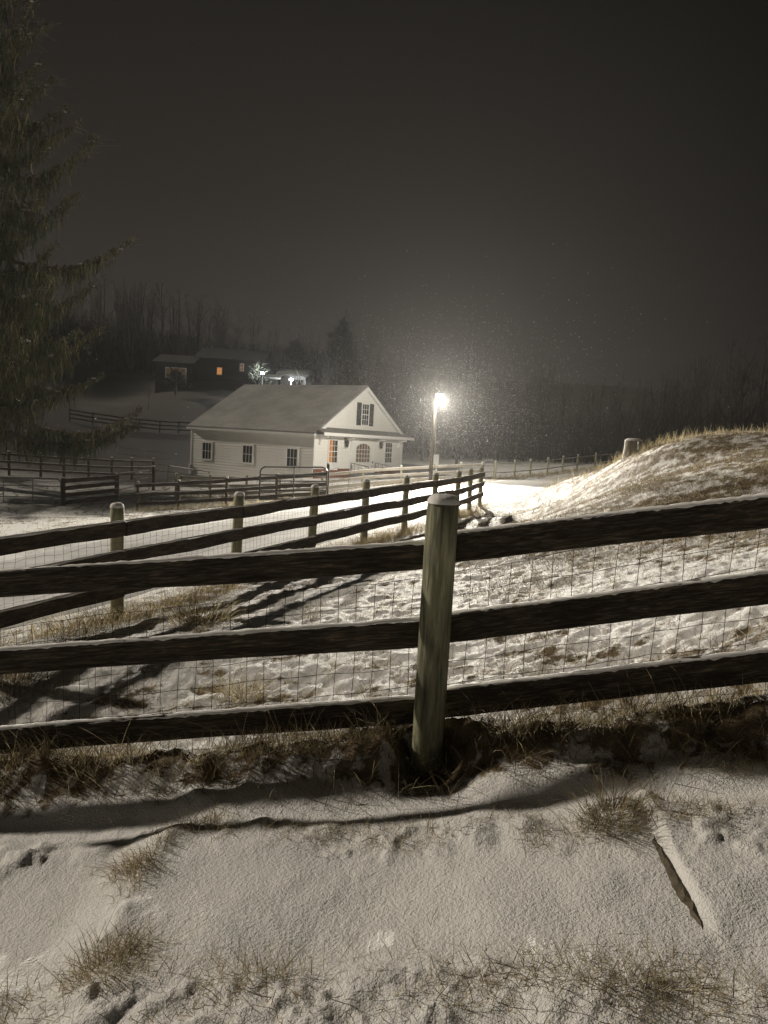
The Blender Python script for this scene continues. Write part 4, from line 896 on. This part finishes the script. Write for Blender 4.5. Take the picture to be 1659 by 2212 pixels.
# ------------------------------------------------------------------ grass
def grass_obj(name, x, y, hgt, wid, q, **kw):
    P = np.c_[x, y, H(x, y) - .012]; V, T, cl = blades(P, hgt, wid, q, **kw); obj(name, mesh_tris(name, V, T, {'col': cl}), M_grass, kind='stuff')
STRAW = np.array([(.44, .37, .22), (.34, .275, .155), (.56, .48, .31), (.24, .19, .11)]); DARK = np.array([(.11, .088, .052), (.18, .145, .085), (.25, .20, .12), (.07, .06, .036)])
def grasses():
    q = np.random.default_rng(21)
    # along the near fence
    n = 15000; al = q.uniform(0, 1, n); xs = np.interp(al, [0, 1], [-3.4, 3.2]); line = np.interp(xs, [p[0] for p in NF], [p[1] for p in NF]); off = q.normal(-.02, .14, n)
    x, y = xs, line - off; k = fbm(x * 3.3, y * 3.3, 2, 91) + q.uniform(-.35, .35, n) > -.26; x, y = x[k], y[k]; n = len(x)
    grass_obj('fence_line_grass', x, y, q.uniform(.04, .17, n) * np.where(q.random(n) < .10, 1.7, 1), q.uniform(.0022, .0045, n), q, cols=np.vstack([DARK, STRAW, STRAW * .8]), lean=.6, bend=.7)
    # bottom strip and rim of the foreground
    bx, by, hh = [], [], []
    def along(poly, m, sd, h0, h1):
        P = np.array(poly); s = q.uniform(0, len(P) - 1, m); i = np.minimum(s.astype(int), len(P) - 2); f = (s - i)[:, None]; c = P[i] * (1 - f) + P[i + 1] * f + q.normal(0, sd, (m, 2))
        k = fbm(c[:, 0] * 4.5, c[:, 1] * 4.5, 3, 92) * .8 + q.uniform(-.6, .6, m) > .12; c = c[k]; bx.append(c[:, 0]); by.append(c[:, 1]); hh.append(q.uniform(h0, h1, len(c)))
    along(STRIP, 5200, .07, .015, .085); along([tuple(gp(*p_)[:2]) for p_ in ((-100, 2170), (120, 2150), (240, 2080), (300, 2050))], 1300, .045, .02, .10)
    along([tuple(gp(*p_)[:2]) for p_ in ((240, 2180), (420, 2130), (640, 2110), (800, 2150))], 1200, .03, .03, .11)
    along([tuple(gp(*p_)[:2]) for p_ in ((0, 2205), (400, 2190), (900, 2150), (1300, 2160), (1659, 2190))], 3200, .05, .02, .08)
    along(RIDGE[:4], 1000, .022, .02, .09)
    along([tuple(gp(*p_)[:2]) for p_ in ((440, 1800), (620, 1812), (820, 1815), (1000, 1812), (1180, 1815), (1300, 1800), (1500, 1790), (1680, 1775))], 6000, .05, .02, .085)
    along([tuple(gp(*p_)[:2]) for p_ in ((1500, 1690), (1600, 1675), (1700, 1665))], 900, .03, .03, .09)
    x = np.concatenate(bx); y = np.concatenate(by); h = np.concatenate(hh); n = len(x)
    grass_obj('foreground_grass', x, y, h, q.uniform(.0012, .0034, n), q, cols=np.vstack([DARK[1:3], STRAW * 1.15, STRAW * 1.15]), lean=.95, bend=.7)
    # sparse single stalks on the snow
    n = 130; px = q.uniform(0, 1659, n); py = q.uniform(1780, 2200, n); g = np.array([gp(a, b) for a, b in zip(px, py)])
    grass_obj('stray_stalks', g[:, 0], g[:, 1], q.uniform(.02, .10, n), q.uniform(.001, .0017, n), q, cols=DARK, lean=.5)
    # field tufts
    xs, ys, hs = [], [], []
    n = 205000; u = q.uniform(-.62, .75, n); d = 3.3 * (42 / 3.3) ** q.uniform(0, 1, n) ** .85; x = u * d; y = d; B = BARE(x, y); s = fence_s(x, y); k = (s < -.15) & (lane_mask(x, y) < .1) & ((B > q.uniform(.12, .9, n)) | (q.random(n) < .07))
    x, y = x[k], y[k]; n = len(x); r_ = np.hypot(x, y)
    grass_obj('field_grass', x, y, q.uniform(.02, .12, n) * (1 + r_ * .01), .0018 + .00030 * r_ * q.uniform(.6, 1.2, n), q, cols=np.vstack([STRAW, DARK]), lean=.7, bend=.8)
    n = 60000; u = q.uniform(.12, .75, n); d = 6.5 * (22 / 6.5) ** q.uniform(0, 1, n) ** .8; x = u * d; y = d; k = (fbm(x * 1.3, y * 2.0, 3, 99) + q.uniform(-.45, .45, n) > -.02) & (lane_mask(x, y) < .1); x, y = x[k], y[k]; n = len(x); r_ = np.hypot(x, y)
    grass_obj('hill_grass', x, y, q.uniform(.03, .12, n), .0025 + .00032 * r_ * q.uniform(.6, 1.2, n), q, cols=np.vstack([DARK, STRAW * .5, DARK]), lean=.9, bend=.9)
    # golden grass under the lane fence
    P = np.array([(p[0], p[1]) for p in lf]); m_ = 15000; s = q.uniform(0, len(P) - 1, m_) ; i = np.minimum(s.astype(int), len(P) - 2); f = (s - i)[:, None]; c = P[i] * (1 - f) + P[i + 1] * f + np.c_[q.normal(.12, .20, m_), q.normal(-.08, .18, m_)]
    k = fbm(c[:, 0] * 1.3, c[:, 1] * 1.3, 2, 95) + q.uniform(-.35, .35, m_) > -.02; c = c[k]; n = len(c)
    grass_obj('lane_fence_grass', c[:, 0], c[:, 1], q.uniform(.10, .34, n), q.uniform(.003, .007, n), q, cols=STRAW, lean=.4, bend=.8)
    # grass below the short board run and along the lit lane fence
    for nm, PP, m_, h0, h1, w0 in (('paddock_grass', f3, 2600, .1, .35, .014), ('verge_grass', f4, 2600, .1, .35, .02), ('verge_grass', f4b, 2200, .1, .45, .025)):
        P = np.array([(p[0], p[1]) for p in PP]); s = q.uniform(0, len(P) - 1, m_); i = np.minimum(s.astype(int), len(P) - 2); f = (s - i)[:, None]; c = P[i] * (1 - f) + P[i + 1] * f + np.c_[q.normal(.1, .3, m_), q.normal(-.35, .35, m_)]
        grass_obj(nm, c[:, 0], c[:, 1], q.uniform(h0, h1, m_), q.uniform(.5, 1, m_) * w0, q, cols=STRAW, lean=.5, bend=.8)
    # tall weeds along the hill crest
    CR = [tuple(at(*p_)[:2]) for p_ in ((1180, 1045, 25), (1260, 1015, 23), (1330, 990, 20.6), (1400, 968, 18.5), (1440, 962, 17.6), (1550, 955, 17), (1700, 948, 16.4))]
    P = np.array(CR); m_ = 1500; s = q.uniform(0, len(P) - 1, m_); i = np.minimum(s.astype(int), len(P) - 2); f = (s - i)[:, None]; c = P[i] * (1 - f) + P[i + 1] * f + np.c_[q.normal(.1, .3, m_), q.normal(.15, .35, m_)]
    k = fbm(c[:, 0] * 1.4, c[:, 1] * 1.4, 2, 97) + q.uniform(-.4, .4, m_) > -.05; c = c[k]; n = len(c)
    grass_obj('crest_weeds', c[:, 0], c[:, 1], q.uniform(.12, .42, n) * np.where(c[:, 0] < 6.6, 1.15, .8), q.uniform(.006, .012, n), q, cols=STRAW * .8, lean=.25, bend=.4)
grasses()
def tussock(label, px, py, rad, n, h0, h1, wid, cols, seed, lean=.8, ldir=None):
    g = gp(px, py); z = hz(g[0], g[1]); t = thing('grass_tussock', label, 'grass tussock', (g[0], g[1], z)); q = np.random.default_rng(seed)
    a = q.uniform(0, 6.28, n); r = rad * q.uniform(0, 1, n) ** .7; x = g[0] + r * np.cos(a); y = g[1] + r * np.sin(a); P = np.c_[x - g[0], y - g[1], H(x, y) - z - .01]
    V, T, cl = blades(P, q.uniform(h0, h1, n), q.uniform(.6, 1, n) * wid, q, .9, cols, lean, a if ldir is None else ldir); obj('blades', mesh_tris('blades', V, T, {'col': cl}), M_grass, t)
tussock('snow-laden spiky grass clump at the upper end of the bared stone slab', 1318, 1795, .10, 360, .05, .18, .0028, np.vstack([DARK, STRAW, STRAW]), 1, .7)
tussock('leaning dark grass clump on the snow fold at lower left', 285, 1880, .085, 260, .04, .14, .0028, np.vstack([DARK[1:3], STRAW, STRAW * 1.2]), 2, .7, 4.4)
tussock('pale matted straw tussock in the field between top and middle boards', 436, 1345, .30, 420, .10, .32, .007, STRAW * 1.1, 3, .9)
tussock('brown straw tussock seen between the middle and bottom boards, halfway to the left edge', 520, 1505, .16, 260, .06, .2, .005, STRAW, 4, .9)
tussock('brown tussock at the left edge between the middle and bottom boards', 25, 1490, .24, 380, .08, .24, .006, np.vstack([DARK, STRAW]), 5, .9)
tussock('thin dark upright tuft left of the green post, behind the middle board', 670, 1340, .07, 60, .08, .2, .004, DARK, 6, .4)
tussock('short grass clump at the bottom left corner area, dusted with snow', 230, 2110, .11, 330, .03, .12, .0026, np.vstack([DARK[1:3], STRAW, STRAW * 1.2]), 7, .6)
def dead_stalks():
    # arching dry weeds in front of the barn
    for lab, px, py, d, sg in (('pale arching dead weed stalk left of the barn door', 640 + 60, 1040, 43, 1), ('pale upright dead weed stalk before the barn door', 752, 1045, 43, .4)):
        g = ground(*at(px, py, d)[:2]); t = thing('weed_stalk', lab, 'weed', g)
        obj('stalk', MB().tube([(0, 0, 0), (.05 * sg, 0, .8), (.25 * sg, 0, 1.5), (.9 * sg, 0, 1.75)], [.02, .018, .014, .008], 5), M_pale, t)
        obj('side_stem', MB().tube([(.05 * sg, 0, .7), (.5 * sg, 0, 1.1)], [.012, .006], 4), M_pale, t)
dead_stalks()

# ------------------------------------------------------------------ falling snow and haze
def falling_snow():
    q = np.random.default_rng(33); n1, n2 = 12000, 300
    L = at(945, 853, 44); a = q.normal(0, 1, (n1, 3)) * np.array([4.2, 5.5, 2.7]) + L + np.array([.9, 0, -1.0]); d = 6 + 90 * q.uniform(0, 1, n2) ** .8; u = q.uniform(-.65, .65, n2); b = np.c_[u * d, d, q.uniform(-3, 3, n2) * np.minimum(1, d / 30)]
    P = np.vstack([a, b]); P = P[P[:, 2] > HB(P[:, 0], P[:, 1]) + .1]; P = P[((P - L) ** 2).sum(1) > 1.4 ** 2]; n = len(P); s = q.uniform(.004, .012, n); s = np.where(np.arange(n) < n1, s, s * .6)
    ax = q.normal(0, 1, (n, 3)); ax[:, 2] *= 1.4; ax /= np.linalg.norm(ax, axis=1)[:, None]; bx = np.cross(ax, q.normal(0, 1, (n, 3))); bx /= np.linalg.norm(bx, axis=1)[:, None]; cx = np.cross(ax, bx)
    S = s[:, None]; V = np.stack([P + ax * S * 1.5, P - ax * S * 1.5, P + bx * S, P - bx * S, P + cx * S * .7, P - cx * S * .7], 1).reshape(-1, 3); o = np.arange(n)[:, None] * 6
    T = np.concatenate([o + np.array([t]) for t in ((0, 2, 4), (0, 4, 3), (0, 3, 5), (0, 5, 2), (1, 4, 2), (1, 3, 4), (1, 5, 3), (1, 2, 5))])
    obj('falling_snow', mesh_tris('falling_snow', V, T), M_snow, kind='stuff')
falling_snow()
def haze():
    mt = bpy.data.materials.new('haze'); mt.use_nodes = True; n = mt.node_tree; n.nodes.clear(); o = n.nodes.new('ShaderNodeOutputMaterial'); v = n.nodes.new('ShaderNodeVolumePrincipled')
    v.inputs['Color'].default_value = (.90, .90, .90, 1); v.inputs['Density'].default_value = .00021; v.inputs['Anisotropy'].default_value = .58; n.links.new(v.outputs[0], o.inputs['Volume'])
    obj('haze', MB().box((-170, -60, -9), (170, 230, 31)), mt, kind='stuff')
haze()
